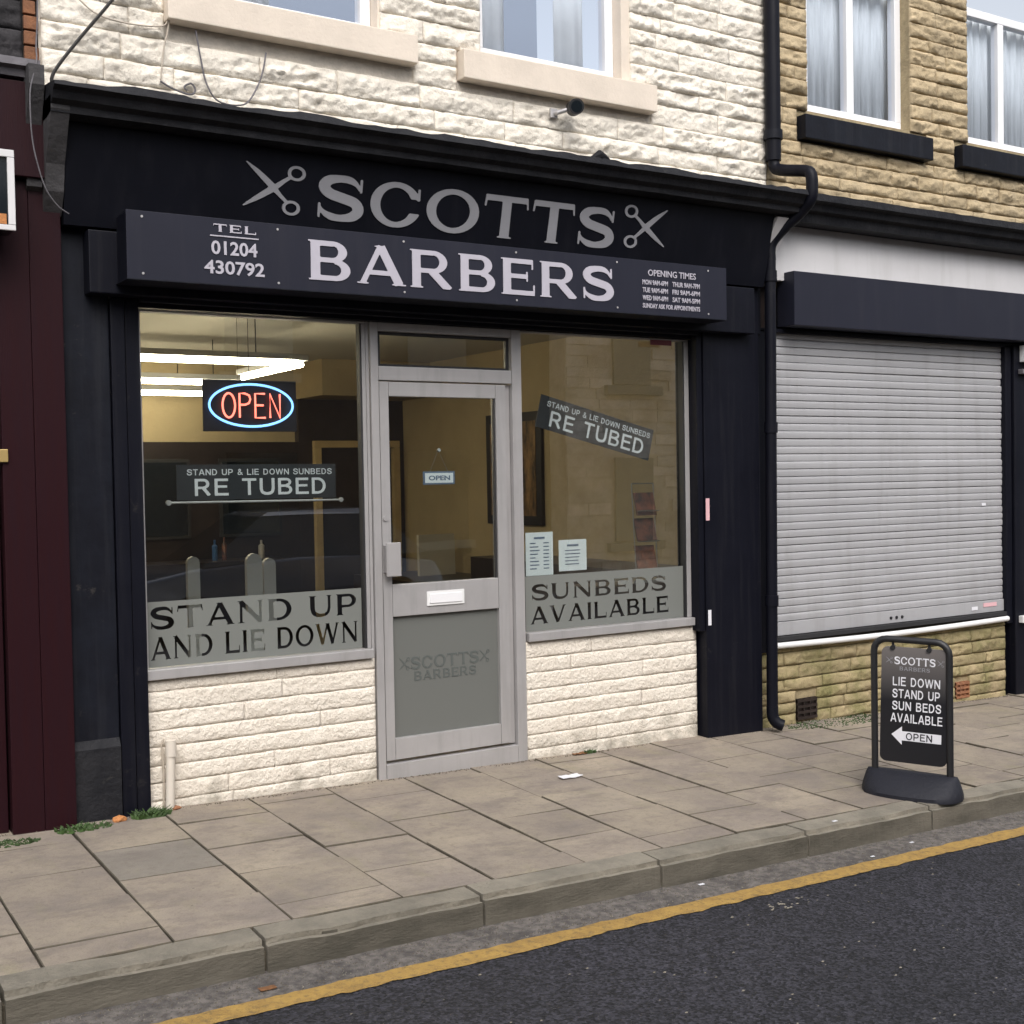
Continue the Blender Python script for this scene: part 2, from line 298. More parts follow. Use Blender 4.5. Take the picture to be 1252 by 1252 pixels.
# ------------------------------------------------------------------ lettering: spurred wide capitals drawn from strokes
RES = 44
def field(strokes, W):
    nx = int((W + .3) * RES); ny = int(1.3 * RES)
    xs = -.15 + np.arange(nx) / RES; zs = -.15 + np.arange(ny) / RES
    PX, PZ = np.meshgrid(xs, zs, indexing='ij'); F = np.full(PX.shape, 9.)
    for s in strokes:
        if s[0] == 'r':                      # rectangle-ended bar a->b half width h
            _, ax, az, bx_, bz, h = s; dx, dz = bx_ - ax, bz - az; l = math.hypot(dx, dz); ux, uz = dx / l, dz / l
            t = (PX - ax) * ux + (PZ - az) * uz; n_ = -(PX - ax) * uz + (PZ - az) * ux
            d = np.maximum(np.maximum(-t, t - l), np.abs(n_) - h)
        elif s[0] == 'c':                    # curve through points (x,z,r)
            pts = catmull([(a, b_, c) for a, b_, c in s[1]], 7); d = np.full(PX.shape, 9.)
            for p, q in zip(pts[:-1], pts[1:]):
                dx, dz = q[0] - p[0], q[1] - p[1]; l2 = dx * dx + dz * dz + 1e-9
                t = np.clip(((PX - p[0]) * dx + (PZ - p[1]) * dz) / l2, 0, 1)
                d = np.minimum(d, np.hypot(PX - p[0] - t * dx, PZ - p[1] - t * dz) - (p[2] + t * (q[2] - p[2])))
        elif s[0] == 'e':                    # elliptical ring: centre, outer radii, inner radii
            _, cx, cz, ao, bo, ai, bi = s
            o_ = (np.hypot((PX - cx) / ao, (PZ - cz) / bo) - 1) * min(ao, bo); i_ = (1 - np.hypot((PX - cx) / ai, (PZ - cz) / bi)) * min(ai, bi); d = np.maximum(o_, i_)
        elif s[0] == 'cut':
            _, x0, x1, z0, z1 = s; d = np.maximum(np.maximum(x0 - PX, PX - x1), np.maximum(z0 - PZ, PZ - z1)); F = np.maximum(F, -d); continue
        elif s[0] == 'D':                    # half-ellipse bowl ring opening left at x
            _, x, cz, ao, bo, ai, bi = s
            o_ = (np.hypot((PX - x) / ao, (PZ - cz) / bo) - 1) * min(ao, bo); i_ = (1 - np.hypot((PX - x) / ai, (PZ - cz) / bi)) * min(ai, bi)
            d = np.maximum(np.maximum(o_, i_), x - .01 - PX)
        F = np.minimum(F, d)
    return F
def contours(F):
    """marching squares -> closed loops in unit coords"""
    nx, ny = F.shape; nxt = {}; pos = {}
    def pt(a, b_):
        k = (a, b_) if a < b_ else (b_, a)
        if k not in pos:
            fa, fb = F[k[0]], F[k[1]]; t = fa / (fa - fb); pos[k] = (-.15 + (k[0][0] + t * (k[1][0] - k[0][0])) / RES, -.15 + (k[0][1] + t * (k[1][1] - k[0][1])) / RES)
        return k
    for i in range(nx - 1):
        for j in range(ny - 1):
            c = [(i, j), (i + 1, j), (i + 1, j + 1), (i, j + 1)]; s = [F[q] < 0 for q in c]
            if all(s) or not any(s): continue
            ent = []; ex = []
            for k in range(4):
                a, b_ = c[k], c[(k + 1) % 4]
                if s[k] and not s[(k + 1) % 4]: ex.append(pt(a, b_))
                if not s[k] and s[(k + 1) % 4]: ent.append((k, pt(a, b_)))
            for n_, x in enumerate(ex): nxt.setdefault(x, []).append(ent[n_ if len(ent) == 1 else n_][1])
    loops = []
    while nxt:
        st = next(iter(nxt)); cur = st; lp = []
        while cur in nxt:
            lp.append(pos[cur]); l = nxt[cur]; n2 = l.pop()
            if not l: del nxt[cur]
            cur = n2
            if cur == st: break
        if len(lp) > 6: loops.append(simplify(lp))
    return loops
def simplify(lp, eps=.0035):
    P = np.array(lp + [lp[0]])
    def rdp(a, b_):
        if b_ - a < 2: return []
        d = P[b_] - P[a]; l = np.hypot(*d) + 1e-9; q = P[a + 1:b_] - P[a]
        dist = np.abs(q[:, 0] * d[1] - q[:, 1] * d[0]) / l if l > 1e-6 else np.hypot(q[:, 0], q[:, 1])
        k = int(dist.argmax())
        if dist[k] < eps: return []
        k += a + 1; return rdp(a, k) + [k] + rdp(k, b_)
    h = len(lp) // 2; idx = [0] + rdp(0, h) + [h] + rdp(h, len(lp))
    return [tuple(P[i]) for i in idx]
VS, HS = .105, .065           # half widths: stems, hairs
def stem(x, z0=0, z1=1, h=VS, top=True, bot=True):
    o = [('r', x, z0, x, z1, h)]
    if bot: o += [('r', x - h - .055, z0 + .018, x + h + .055, z0 + .018, .018)]
    if top: o += [('r', x - h - .055, z1 - .018, x + h + .055, z1 - .018, .018)]
    return o
def glyph(ch):
    v, h = VS, HS
    if ch == 'S': return 1.0, [('c', [(.86, .72, .02), (.80, .83, .045), (.66, .915, .075), (.46, .925, .08), (.25, .87, .10), (.16, .73, .11), (.27, .59, .11), (.52, .515, .11), (.78, .43, .11), (.86, .27, .11), (.76, .13, .10), (.54, .072, .075), (.32, .09, .075), (.15, .19, .045), (.09, .30, .02)]), ('r', .895, .66, .895, .96, .022), ('r', .085, .05, .085, .37, .022)]
    if ch == 'C': return 1.15, [('e', .58, .5, .53, .51, .33, .385), ('cut', .80, 1.3, .34, .66), ('r', 1.05, .63, 1.05, .90, .024), ('c', [(.88, .80, .07), (1.04, .67, .03)]), ('c', [(.88, .22, .06), (1.04, .30, .03)])]
    if ch == 'O': return 1.22, [('e', .61, .5, .58, .51, .375, .385)]
    if ch == 'T': return 1.08, stem(.54, top=False) + [('r', .06, .93, 1.02, .93, .07), ('r', .045, .72, .075, 1.0, .02), ('r', 1.035, .72, 1.005, 1.0, .02)]
    if ch == 'B': return 1.08, stem(.2) + [('r', .2, .935, .62, .935, .065), ('r', .2, .52, .66, .52, .06), ('r', .2, .065, .66, .065, .065), ('D', .60, .735, .33, .265, .13, .15), ('D', .64, .275, .36, .275, .15, .15)]
    if ch == 'A': return 1.22, [('r', .16, .02, .60, 1.0, .062), ('r', .60, .98, 1.04, .02, .105), ('r', .34, .30, .92, .30, .06), ('r', .03, .018, .30, .018, .018), ('r', .86, .018, 1.2, .018, .018), ('r', .46, .982, .70, .982, .018)]
    if ch == 'R': return 1.18, stem(.2) + [('r', .2, .935, .62, .935, .065), ('r', .2, .46, .66, .46, .06), ('D', .62, .70, .36, .30, .16, .18), ('r', .58, .46, 1.02, -.02, .10), ('cut', -.2, 1.4, -.3, 0)]
    if ch == 'E': return 1.02, stem(.2) + [('r', .2, .935, .90, .935, .065), ('r', .2, .52, .74, .52, .06), ('r', .2, .065, .93, .065, .065), ('r', .90, .72, .90, 1.0, .02), ('r', .94, 0, .94, .30, .02), ('r', .75, .38, .75, .66, .02)]
    if ch == 'N': return 1.2, [('r', .19, 0, .19, 1, .055), ('r', 1.0, 0, 1.0, 1, .055), ('r', .17, .98, 1.0, .04, .10), ('r', .05, .018, .33, .018, .018), ('r', .86, .982, 1.14, .982, .018), ('r', .04, .982, .30, .982, .018)]
    if ch == 'D': return 1.15, stem(.2) + [('r', .2, .935, .56, .935, .065), ('r', .2, .065, .56, .065, .065), ('D', .52, .5, .56, .5, .345, .375)]
    if ch == 'U': return 1.18, [('r', .22, .38, .22, 1, v), ('r', .97, .38, .97, 1, .06), ('c', [(.22, .42, .10), (.28, .20, .10), (.45, .09, .09), (.60, .07, .08), (.78, .10, .07), (.92, .22, .065), (.97, .42, .06)]), ('r', .06, .982, .38, .982, .018), ('r', .85, .982, 1.09, .982, .018)]
    if ch == 'P': return 1.05, stem(.2) + [('r', .2, .935, .62, .935, .065), ('r', .2, .42, .62, .42, .06), ('D', .58, .68, .38, .32, .18, .20)]
    if ch == 'L': return .98, stem(.2) + [('r', .2, .065, .90, .065, .065), ('r', .91, 0, .91, .34, .022)]
    if ch == 'I': return .42, stem(.21)
    if ch == 'V': return 1.18, [('r', .18, .98, .58, .02, .105), ('r', .60, .02, 1.0, .98, .06), ('r', .02, .982, .36, .982, .018), ('r', .88, .982, 1.14, .982, .018)]
    if ch == 'W': return 1.65, [('r', .18, .98, .50, .02, .10), ('r', .50, .02, .82, .98, .06), ('r', .84, .98, 1.16, .02, .10), ('r', 1.16, .02, 1.47, .98, .06), ('r', .02, .982, .36, .982, .018), ('r', .68, .982, .98, .982, .018), ('r', 1.36, .982, 1.61, .982, .018)]
    if ch == '&': return 1.0, [('c', [(.9, .1, .06), (.3, .75, .07), (.45, .93, .06), (.62, .75, .06), (.2, .3, .08), (.35, .08, .07), (.85, .45, .05)])]
    if ch == 'x': return 1.0, SCISSOR
    return .5, []
# scissors emblem in a unit box (ring handles at the right, blades to the left)
SCISSOR = [('e', .86, .86, .155, .155, .10, .10), ('e', .80, .14, .155, .155, .10, .10),
           ('c', [(.02, .985, .012), (.22, .80, .045), (.45, .56, .060), (.50, .50, .050), (.60, .38, .035), (.70, .27, .030)]),
           ('c', [(.0, .10, .012), (.22, .28, .045), (.45, .48, .060), (.52, .54, .050), (.64, .66, .035), (.75, .76, .030)])]
def sans(ch):
    t = .085
    v = lambda x: ('r', x, 0, x, 1, t)
    if ch == 'A': return 1.0, [('r', .09, 0, .47, .96, t), ('r', .53, .96, .91, 0, t), ('r', .25, .31, .75, .31, .07), ('r', .42, .92, .58, .92, .08)]
    if ch == 'B': return .95, [v(.14), ('r', .14, .925, .56, .925, .075), ('r', .14, .53, .56, .53, .07), ('r', .14, .075, .58, .075, .075), ('D', .53, .75, .31, .25, .15, .11), ('D', .55, .285, .34, .285, .17, .14)]
    if ch == 'D': return .98, [v(.14), ('r', .14, .925, .46, .925, .075), ('r', .14, .075, .46, .075, .075), ('D', .42, .5, .48, .5, .31, .35)]
    if ch == 'E': return .88, [v(.14), ('r', .14, .925, .82, .925, .075), ('r', .14, .53, .76, .53, .07), ('r', .14, .075, .84, .075, .075)]
    if ch == 'I': return .28, [v(.14)]
    if ch == 'L': return .82, [v(.14), ('r', .14, .075, .78, .075, .075)]
    if ch == 'N': return 1.0, [v(.14), v(.86), ('r', .16, .93, .84, .07, .095)]
    if ch == 'O': return 1.08, [('e', .54, .5, .49, .51, .32, .36)]
    if ch == 'P': return .92, [v(.14), ('r', .14, .925, .55, .925, .075), ('r', .14, .42, .55, .42, .075), ('D', .50, .672, .36, .328, .19, .175)]
    if ch == 'R': return 1.0, [v(.14), ('r', .14, .925, .56, .925, .075), ('r', .14, .47, .56, .47, .07), ('D', .52, .70, .34, .30, .17, .155), ('r', .52, .46, .86, .02, .09), ('cut', -.2, 1.2, -.2, 0)]
    if ch == 'S': return .92, [('c', [(.80, .72, .075), (.72, .87, .08), (.46, .93, .08), (.22, .87, .085), (.15, .72, .085), (.26, .59, .085), (.48, .52, .085), (.72, .43, .085), (.79, .27, .085), (.70, .13, .08), (.45, .07, .08), (.20, .13, .08), (.10, .30, .075)])]
    if ch == 'T': return .90, [('r', .45, 0, .45, .95, t), ('r', .04, .925, .86, .925, .075)]
    if ch == 'U': return .98, [('r', .14, .36, .14, 1, t), ('r', .84, .36, .84, 1, t), ('c', [(.14, .38, .085), (.19, .19, .085), (.34, .09, .085), (.49, .075, .08), (.64, .09, .085), (.79, .19, .085), (.84, .38, .085)])]
    if ch == 'V': return .95, [('r', .09, 1, .45, .03, t), ('r', .50, .03, .86, 1, t), ('r', .38, .08, .57, .08, .08)]
    if ch == 'W': return 1.35, [('r', .08, 1, .36, .03, .075), ('r', .38, .03, .66, .97, .075), ('r', .69, .97, .97, .03, .075), ('r', .99, .03, 1.27, 1, .075)]
    if ch == '&': return .98, [('c', [(.88, .05, .075), (.62, .36, .075), (.30, .72, .075), (.32, .90, .07), (.48, .94, .07), (.60, .80, .07), (.50, .62, .07), (.22, .42, .075), (.15, .22, .08), (.30, .08, .08), (.55, .10, .075), (.82, .42, .07)])]
    return .4, []
GC = {}
def gl(ch):
    if ch not in GC:
        W, st = sans(ch[1]) if len(ch) == 2 else glyph(ch); GC[ch] = (W, contours(field(st, W)) if st else [])
    return GC[ch]
SANS = [False]
def sans_fill(name, word, mt, par, u0, u1, v0, v1, basis, depth=.001):
    SANS[0] = True; lts = layout(word, u0, u1, v0, v1, .10); SANS[0] = False
    if len(word) > 12: return fill(name, [l for lp in lts for l in lp], mt, par, depth, basis)
    for lp in lts: fill('letter', lp, mt, par, depth, basis)
def layout(word, x0, x1, z0, z1, gap=.06, flip=False):
    """list of per-letter loops scaled into the rectangle"""
    if SANS[0]: word = [c if c == ' ' else '~' + c for c in word]
    tot = sum(gl(c)[0] if c != ' ' else .5 for c in word) + gap * (len(word) - 1); sx = (x1 - x0) / tot; sz = z1 - z0; x = 0; res = []
    for c in word:
        W, lp = (gl(c) if c != ' ' else (.5, []))
        if lp: res.append([[(x0 + (x + (W - px if flip else px)) * sx, z0 + pz * sz) for px, pz in l] for l in lp])
        x += W + gap
    return res
def fill(name, loops, mt, parent=None, depth=.004, basis=None, **kw):
    """filled curve (even-odd) made into a mesh; 2D (u,v) -> basis (origin,U,V); depth extruded to either side"""
    cu = bpy.data.curves.new(name, 'CURVE'); cu.dimensions = '2D'; cu.fill_mode = 'BOTH' if depth else 'FRONT'; cu.extrude = depth / 2
    for l in loops:
        s = cu.splines.new('POLY'); s.points.add(len(l) - 1)
        for p, q in zip(s.points, l): p.co = (q[0], q[1], 0, 1)
        s.use_cyclic_u = True
    t = bpy.data.objects.new('tmp', cu); me = bpy.data.meshes.new_from_object(t); bpy.data.objects.remove(t); bpy.data.curves.remove(cu)
    place(me, basis); me.name = name; me.materials.clear(); me.materials.append(M[mt] if isinstance(mt, str) else mt)
    return link(name, me, parent, **kw)
def place(me, basis):
    o, U, V = (Vector(b) for b in (basis or ((0, 0, 0), (1, 0, 0), (0, 0, 1)))); n_ = U.cross(V).normalized()
    co = np.empty(len(me.vertices) * 3); me.vertices.foreach_get('co', co); co = co.reshape(-1, 3)
    r = np.outer(co[:, 0], U) + np.outer(co[:, 1], V) + np.outer(co[:, 2], n_) + np.array(o); me.vertices.foreach_set('co', r.ravel()); me.update()
def text(name, body, mt, parent, u0, u1, v0, v1, basis, bold=.0, depth=.002, **kw):
    """built-in sans lettering fitted to a rectangle on a plane"""
    cu = bpy.data.curves.new(name, 'FONT'); cu.body = body; cu.extrude = depth / 2; cu.offset = bold; cu.resolution_u = 3
    t = bpy.data.objects.new('tmp', cu); me = bpy.data.meshes.new_from_object(t); bpy.data.objects.remove(t); bpy.data.curves.remove(cu)
    n_ = len(me.vertices); co = np.empty(n_ * 3); me.vertices.foreach_get('co', co); co = co.reshape(-1, 3)
    mn, mx = co.min(0), co.max(0); co[:, 0] = u0 + (co[:, 0] - mn[0]) / (mx[0] - mn[0]) * (u1 - u0); co[:, 1] = v0 + (co[:, 1] - mn[1]) / (mx[1] - mn[1]) * (v1 - v0)
    me.vertices.foreach_set('co', co.ravel()); place(me, basis); me.name = name; me.materials.clear(); me.materials.append(M[mt])
    return link(name, me, parent, **kw)
FACE = lambda y: ((0, y, 0), (1, 0, 0), (0, 0, 1))

# ------------------------------------------------------------------ ground, sloping gently down the street (+x)
def pave(x, y): return .042 - .0226 * x + .02 * y
def road(x, y):
    if y > -2.25: return -.084 - .0226 * x + .02 * y
    t = -2.25 - y; return -.084 - .0226 * x - .045 + .022 * min(t, 3.6) - .022 * max(0, min(t - 3.6, 3.6))
def sheet(name, mt, x0, x1, y0, y1, f, nx, ny, th=0, **kw):
    b_ = MB(); xs = np.linspace(x0, x1, nx + 1); ys = np.linspace(y0, y1, ny + 1)
    vs = [(x, y, f(x, y)) for x in xs for y in ys]; k = ny + 1
    b_.add(vs, [(i * k + j, (i + 1) * k + j, (i + 1) * k + j + 1, i * k + j + 1) for i in range(nx) for j in range(ny)])
    return b_.build(name, mt, kind='structure', **kw)
sheet('ground', 'gutter', -150, 150, -150, 150, lambda x, y: -.0226 * max(-40, min(40, x)) - .35, 8, 8)
sheet('road', 'asphalt', -40, 40, -9.45, -2.13, road, 8, 40)
sheet('gutter_strip', 'gutter', -40, 40, -2.14, -1.86, lambda x, y: road(x, y) + (.004 if y < -2.1 else .006), 60, 3)
# yellow line, ragged edges
b_ = MB(); n_ = 700; top = []; bot = []
for i in range(n_ + 1):
    x = -4 + 24 * i / n_
    top.append(-2.128 + .009 * fbm((x * 9, 0, 3)) + .004 * random.uniform(-1, 1)); bot.append(-2.222 + .009 * fbm((x * 9, 5, 3)) + .005 * random.uniform(-1, 1))
vs = []
for i in range(n_ + 1):
    x = -4 + 24 * i / n_
    vs += [(x, top[i], road(x, top[i]) + .0085), (x, bot[i], road(x, bot[i]) + .005)]
b_.add(vs, [(2 * i, 2 * i + 1, 2 * i + 3, 2 * i + 2) for i in range(n_)]).build('yellow_line', 'yellow', kind='structure')
# kerb stones
kerb = MB().box(-6, 16, -1.90, -1.775, -.22, -.05, 0, zf=pave).build('kerb', 'joint', kind='structure')
kj = [1.60 - .897 * k for k in range(8, 0, -1)] + [1.60, 2.525, 3.44, 4.335, 5.23] + [5.23 + .92 * k for k in range(1, 10)]
for a, c in zip(kj[:-1], kj[1:]):
    dz = random.uniform(-.004, .004); dy = random.uniform(-.004, .004)
    bm = bmesh.new(); bmesh.ops.create_cube(bm, size=1)
    for v in bm.verts: v.co = Vector(((a + c) / 2 + v.co.x * (c - a - .014), -1.851 + dy + v.co.y * .15, -.11 + dz + v.co.z * .22))
    bmesh.ops.bevel(bm, geom=[e for e in bm.edges if all(v.co.z > -.05 and v.co.y < -1.87 for v in e.verts)], offset=.022, segments=4, affect='EDGES')
    bmesh.ops.subdivide_edges(bm, edges=[e for e in bm.edges if abs(e.verts[0].co.x - e.verts[1].co.x) > .5], cuts=28, use_grid_fill=True)
    for v in bm.verts:
        p = v.co; v.co = p + Vector((0, .010 * fbm((p.x * 5, p.z * 9, 1)), .006 * fbm((p.x * 4, p.y * 8, 7)) + pave(p.x, p.y)))
    me = bpy.data.meshes.new('kerb_stone'); bm.to_mesh(me); bm.free(); me.materials.append(M['kerb']); me.materials.append(M['kerb_moss'])
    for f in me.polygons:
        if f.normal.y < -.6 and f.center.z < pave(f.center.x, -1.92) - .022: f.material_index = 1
    link('kerb_stone', me, kerb)
# paving flags, 450 mm in columns running from the wall to the kerb, every other column shifted
pv = MB().box(-6, 16, -1.775, .3, -.2, -.018, 0, zf=pave).build('pavement', 'joint', kind='structure')
colx = [1.765 + .4595 * k for k in range(-12, 27)]
colx = [1.31, 1.765, 2.235, 2.665, 3.135, 3.57, 4.02, 4.485, 4.89]
while colx[0] > -3.2: colx.insert(0, colx[0] - .452)
while colx[-1] < 11.5: colx.append(colx[-1] + .452)
k0 = colx.index(1.31)
for i in range(len(colx) - 1):
    xa, xb = colx[i] + random.uniform(.001, .004), colx[i + 1] - random.uniform(.001, .004)
    ph = (i - k0) % 2
    ys = [0.02] + ([-.56, -1.0, -1.41] if ph == 0 else [-.33, -.76, -1.17, -1.60]) + [-1.772]
    ys = [ys[0]] + [y + random.uniform(-.012, .012) for y in ys[1:-1]] + [ys[-1]]
    if ph == 0: ys[1:1] = [-.16]
    for a, c in zip(ys[:-1], ys[1:]):
        g = random.choice((.001, .002, .004, .008)); ya, yc = a - g / 2, c + g / 2
        t1, t2, dz = random.uniform(-.004, .004), random.uniform(-.004, .004), random.uniform(-.0035, .0035)
        cx, cy = (xa + xb) / 2, (ya + yc) / 2; ins = random.uniform(0, .003)
        bm = bmesh.new(); bmesh.ops.create_cube(bm, size=1)
        for v in bm.verts: v.co = Vector((cx + v.co.x * (xb - xa - ins * 2), cy + v.co.y * (ya - yc), -.035 + v.co.z * .07))
        bmesh.ops.bevel(bm, geom=[e for e in bm.edges if all(v.co.z > -.01 for v in e.verts)], offset=.0032, segments=1, affect='EDGES')
        for v in bm.verts:
            p = v.co; v.co = Vector((p.x + .003 * fbm((p.x * 6, p.y * 6, 1)), p.y + .003 * fbm((p.x * 6, p.y * 6, 9)), p.z + pave(p.x, p.y) + dz + t1 * (p.x - cx) * 3 + t2 * (p.y - cy) * 3))
        bm.normal_update(); tm = max(f.calc_area() for f in bm.faces)
        for f in bm.faces: f.material_index = 0 if f.normal.z > .95 and f.calc_area() > tm * .6 else 1
        me = bpy.data.meshes.new('paving_flag'); bm.to_mesh(me); bm.free()
        me.materials.append(M['flag_blue'] if (i == k0 and abs(cy + .78) < .2) else M['flag']); me.materials.append(M['joint']); link('paving_flag', me, pv)

# ------------------------------------------------------------------ rock-faced stone
def stone_mesh(wd, ht, seed, bulge, res=.0125, flat=False):
    nx = max(4, int(wd / res)); nz = max(4, int(ht / res)); vs = []; fs = []
    for i in range(nx + 1):
        for j in range(nz + 1):
            u, v = i / nx, j / nz; x = u * wd; z = v * ht
            ed = min(u * wd * .6, (1 - u) * wd * .6, v * ht, (1 - v) * ht) / .020; ed = .34 + .66 * min(1, ed) ** .7
            n1 = fbm((x * 5.5 + seed * 13.1, z * 17, seed * 3.7)); n2 = .5 - abs(fbm((x * 13 + seed, z * 40, seed * 1.3), 3)) * 2; n3 = fbm((x * 45 + seed, z * 80, seed * .7), 2)
            if flat: y = -bulge * ed * (.75 + .45 * n1 + .30 * n2 + .30 * n3) - .004
            else: y = -bulge * ed * (.55 + .25 * math.sin(math.pi * min(1, v * .8 + .15)) + .95 * n1 + .45 * n2 + .35 * n3) - .004
            wob = .004 * fbm((x * 11 + seed * 5, z * 11, 2))
            vs.append((x + (wob if 0 < i < nx else 0), min(y, -.001), z + (wob if 0 < j < nz else 0) + (.004 * fbm((x * 8, seed * 2.2, v * 3)) if j in (0, nz) else 0)))
    k = nz + 1
    for i in range(nx):
        for j in range(nz): fs.append((i * k + j, (i + 1) * k + j, (i + 1) * k + j + 1, i * k + j + 1))
    # returns back into the wall
    ring = [i * k for i in range(nx + 1)] + [nx * k + j for j in range(1, k)] + [i * k + nz for i in range(nx - 1, -1, -1)] + [j for j in range(nz - 1, 0, -1)]
    b0 = len(vs); vs += [(vs[r][0], .03, vs[r][2]) for r in ring]; n_ = len(ring)
    fs += [(ring[q], b0 + q, b0 + (q + 1) % n_, ring[(q + 1) % n_]) for q in range(n_)]
    return vs, fs
SEED = [0]
def lay_stones(parent, mt, x0, x1, z0, z1, yf, hmin, hmax, wmin, wmax, holes=(), bulge=.016, gap=.006, zbase=None, name='stone', flat=False):
    z = z0; row = 0; cnt = 0
    while z < z1 - .03:
        h = random.uniform(hmin, hmax)
        if z1 - z - h < hmin * .6: h = z1 - z
        cuts = [(a, b_) for (a, b_, c, d) in holes if c < z + h - .02 and d > z + .02]
        segs = [(x0, x1)]
        for (a, b_) in cuts: segs = [s for (p, q) in segs for s in ((p, min(q, a)), (max(p, b_), q)) if s[1] - s[0] > .03]
        for (p, q) in segs:
            x = p; first = True
            while x < q - .01:
                wd = random.uniform(wmin, wmax) * (random.uniform(.4, 1) if first else 1); first = False
                if q - x - wd < wmin * .45: wd = q - x
                SEED[0] += 1
                vs, fs = stone_mesh(wd - gap, h - gap, SEED[0], bulge * random.uniform(.7, 1.25), flat=flat)
                me = bpy.data.meshes.new(name); me.from_pydata(vs, [], fs)
                me.polygons.foreach_set('use_smooth', [True] * ((len(me.polygons)))); me.materials.append(M[mt]); me.update()
                o = link(name, me, parent); o.location = (x + gap / 2, yf, z + gap / 2); cnt += 1; x += wd
        z += h; row += 1
    return cnt

# ================================================================== barber's building
bs = thing('shop_building', 'cream painted stone building with a black shopfront, between the maroon shop and the shuttered shop', 'building', (3.65, .2, 0))
bs_off = Vector((3.65, .2, 0))
PARTS = []
def under(o, par):            # parent keeping world placement
    o.parent = par; o.matrix_parent_inverse = par.matrix_basis.inverted(); return o
def B(name, mt, par, x0, x1, y0, y1, z0, z1, c=.003):
    return under(bx(name, mt, None, x0, x1, y0, y1, z0, z1, c), par)
W1 = (1.99, 3.10, 4.09, 5.2); W2 = (3.74, 4.83, 4.09, 5.2)
def wall_with_holes(x0, x1, y0, y1, z0, z1, holes):
    b_ = MB(); xs = sorted({x0, x1, *[h[0] for h in holes], *[h[1] for h in holes]})
    for a, c in zip(xs[:-1], xs[1:]):
        hs = [h for h in holes if h[0] <= a + 1e-6 and h[1] >= c - 1e-6]
        if hs:
            b_.box(a, c, y0, y1, z0, hs[0][2]); 
            if hs[0][3] < z1: b_.box(a, c, y0, y1, hs[0][3], z1)
        else: b_.box(a, c, y0, y1, z0, z1)
    return b_
up_w = under(wall_with_holes(1.30, 5.97, .012, .30, 2.9, 5.2, [W1, W2]).build('upper_wall', 'cream_mortar'), bs)
lay = [(1.93, 3.20, 3.93, 5.3), (3.59, 4.985, 3.90, 5.3)]
n1 = lay_stones(up_w, 'cream_up', 1.31, 5.97, 3.50, 5.2, .006, .092, .135, .34, .85, [(W1[0], W1[1], 4.09, 5.3), (W2[0], W2[1], 4.09, 5.3), (1.90, 3.30, 3.93, 4.09), (3.58, 4.99, 3.90, 4.07)], bulge=.020, gap=.0025)
for o in up_w.children: o.matrix_parent_inverse = up_w.matrix_world.inverted() if False else Matrix()
# smooth cream band right above the cornice
under(MB().prism([(-.09, 3.40), (-.085, 3.462), (-.045, 3.492), (-.012, 3.545), (.010, 3.55), (.010, 3.40)], 'x', 1.312, 5.90).build('plaster_band', 'cream'), bs)
def window_up(name_par, x0, x1, z0, z1, mull, y, openl=None, cur='curtain'):
    """white plastic casement window in a recess (thing part: window > frame pieces, panes, curtain)"""
    f = MB(); t = .062
    f.box(x0, x1, y, y + .07, z0, z0 + t, .004).box(x0, x1, y, y + .07, z1 - t, z1, .004).box(x0, x0 + t, y, y + .07, z0 + t, z1 - t, .004).box(x1 - t, x1, y, y + .07, z0 + t, z1 - t, .004)
    for mx in mull: f.box(mx - .035, mx + .035, y + .002, y + .068, z0 + t, z1 - t, .004)
    wf = under(f.build('window', 'white_upvc'), name_par)
    g = MB().box(x0 + t - .005, x1 - t + .005, y + .03, y + .036, z0 + t - .005, z1 - t + .005).build('pane', 'glass_up'); under(g, wf)
    # gasket line
    return wf
def curtain(par, x0, x1, y, z0, z1, mt, amp=.018, k=38):
    n_ = max(8, int((x1 - x0) * 110)); vs = []
    for i in range(n_ + 1):
        x = x0 + (x1 - x0) * i / n_
        for z in (z0, z1): vs.append((x, y + amp * math.sin(x * k + 1.6 * math.sin(x * 9)) + amp * .4 * math.sin(x * k * 2.3), z))
    b_ = MB().add(vs, [(2 * i, 2 * i + 2, 2 * i + 3, 2 * i + 1) for i in range(n_)])
    o = b_.build('curtain', mt, smooth=True); under(o, par)
    md = o.modifiers.new('th', 'SOLIDIFY'); md.thickness = .003
    return o
w1 = window_up(bs, 1.99, 3.085, 4.095, 5.2, [], .09)
w2 = window_up(bs, 3.75, 4.765, 4.095, 5.2, [], .09)
under(MB().box(1.7, 5.2, 1.6, 1.65, 3.9, 5.2).box(1.7, 5.2, .5, 1.6, 3.86, 3.9).build('upstairs_room', 'room_blue'), bs)
curtain(w1, 2.0, 2.55, .22, 4.1, 5.2, 'curtain_white'); curtain(w2, 3.80, 4.03, .20, 4.1, 5.2, 'curtain_white', .012, 30); curtain(w2, 4.40, 4.60, .20, 4.1, 5.2, 'curtain_white', .012, 30)
for (a, c, z0, z1) in ((1.90, 3.295, 3.935, 4.088), (3.587, 4.983, 3.905, 4.068)):
    B('window_sill', 'cream_sill', bs, a, c, -.075, .16, z0, z1, .006)
B('window_jamb', 'cream_sill', bs, 4.766, 4.83, .006, .2, 4.09, 5.2, .003); B('window_jamb', 'cream_sill', bs, 3.087, 3.10, .006, .2, 4.09, 5.2, .003)
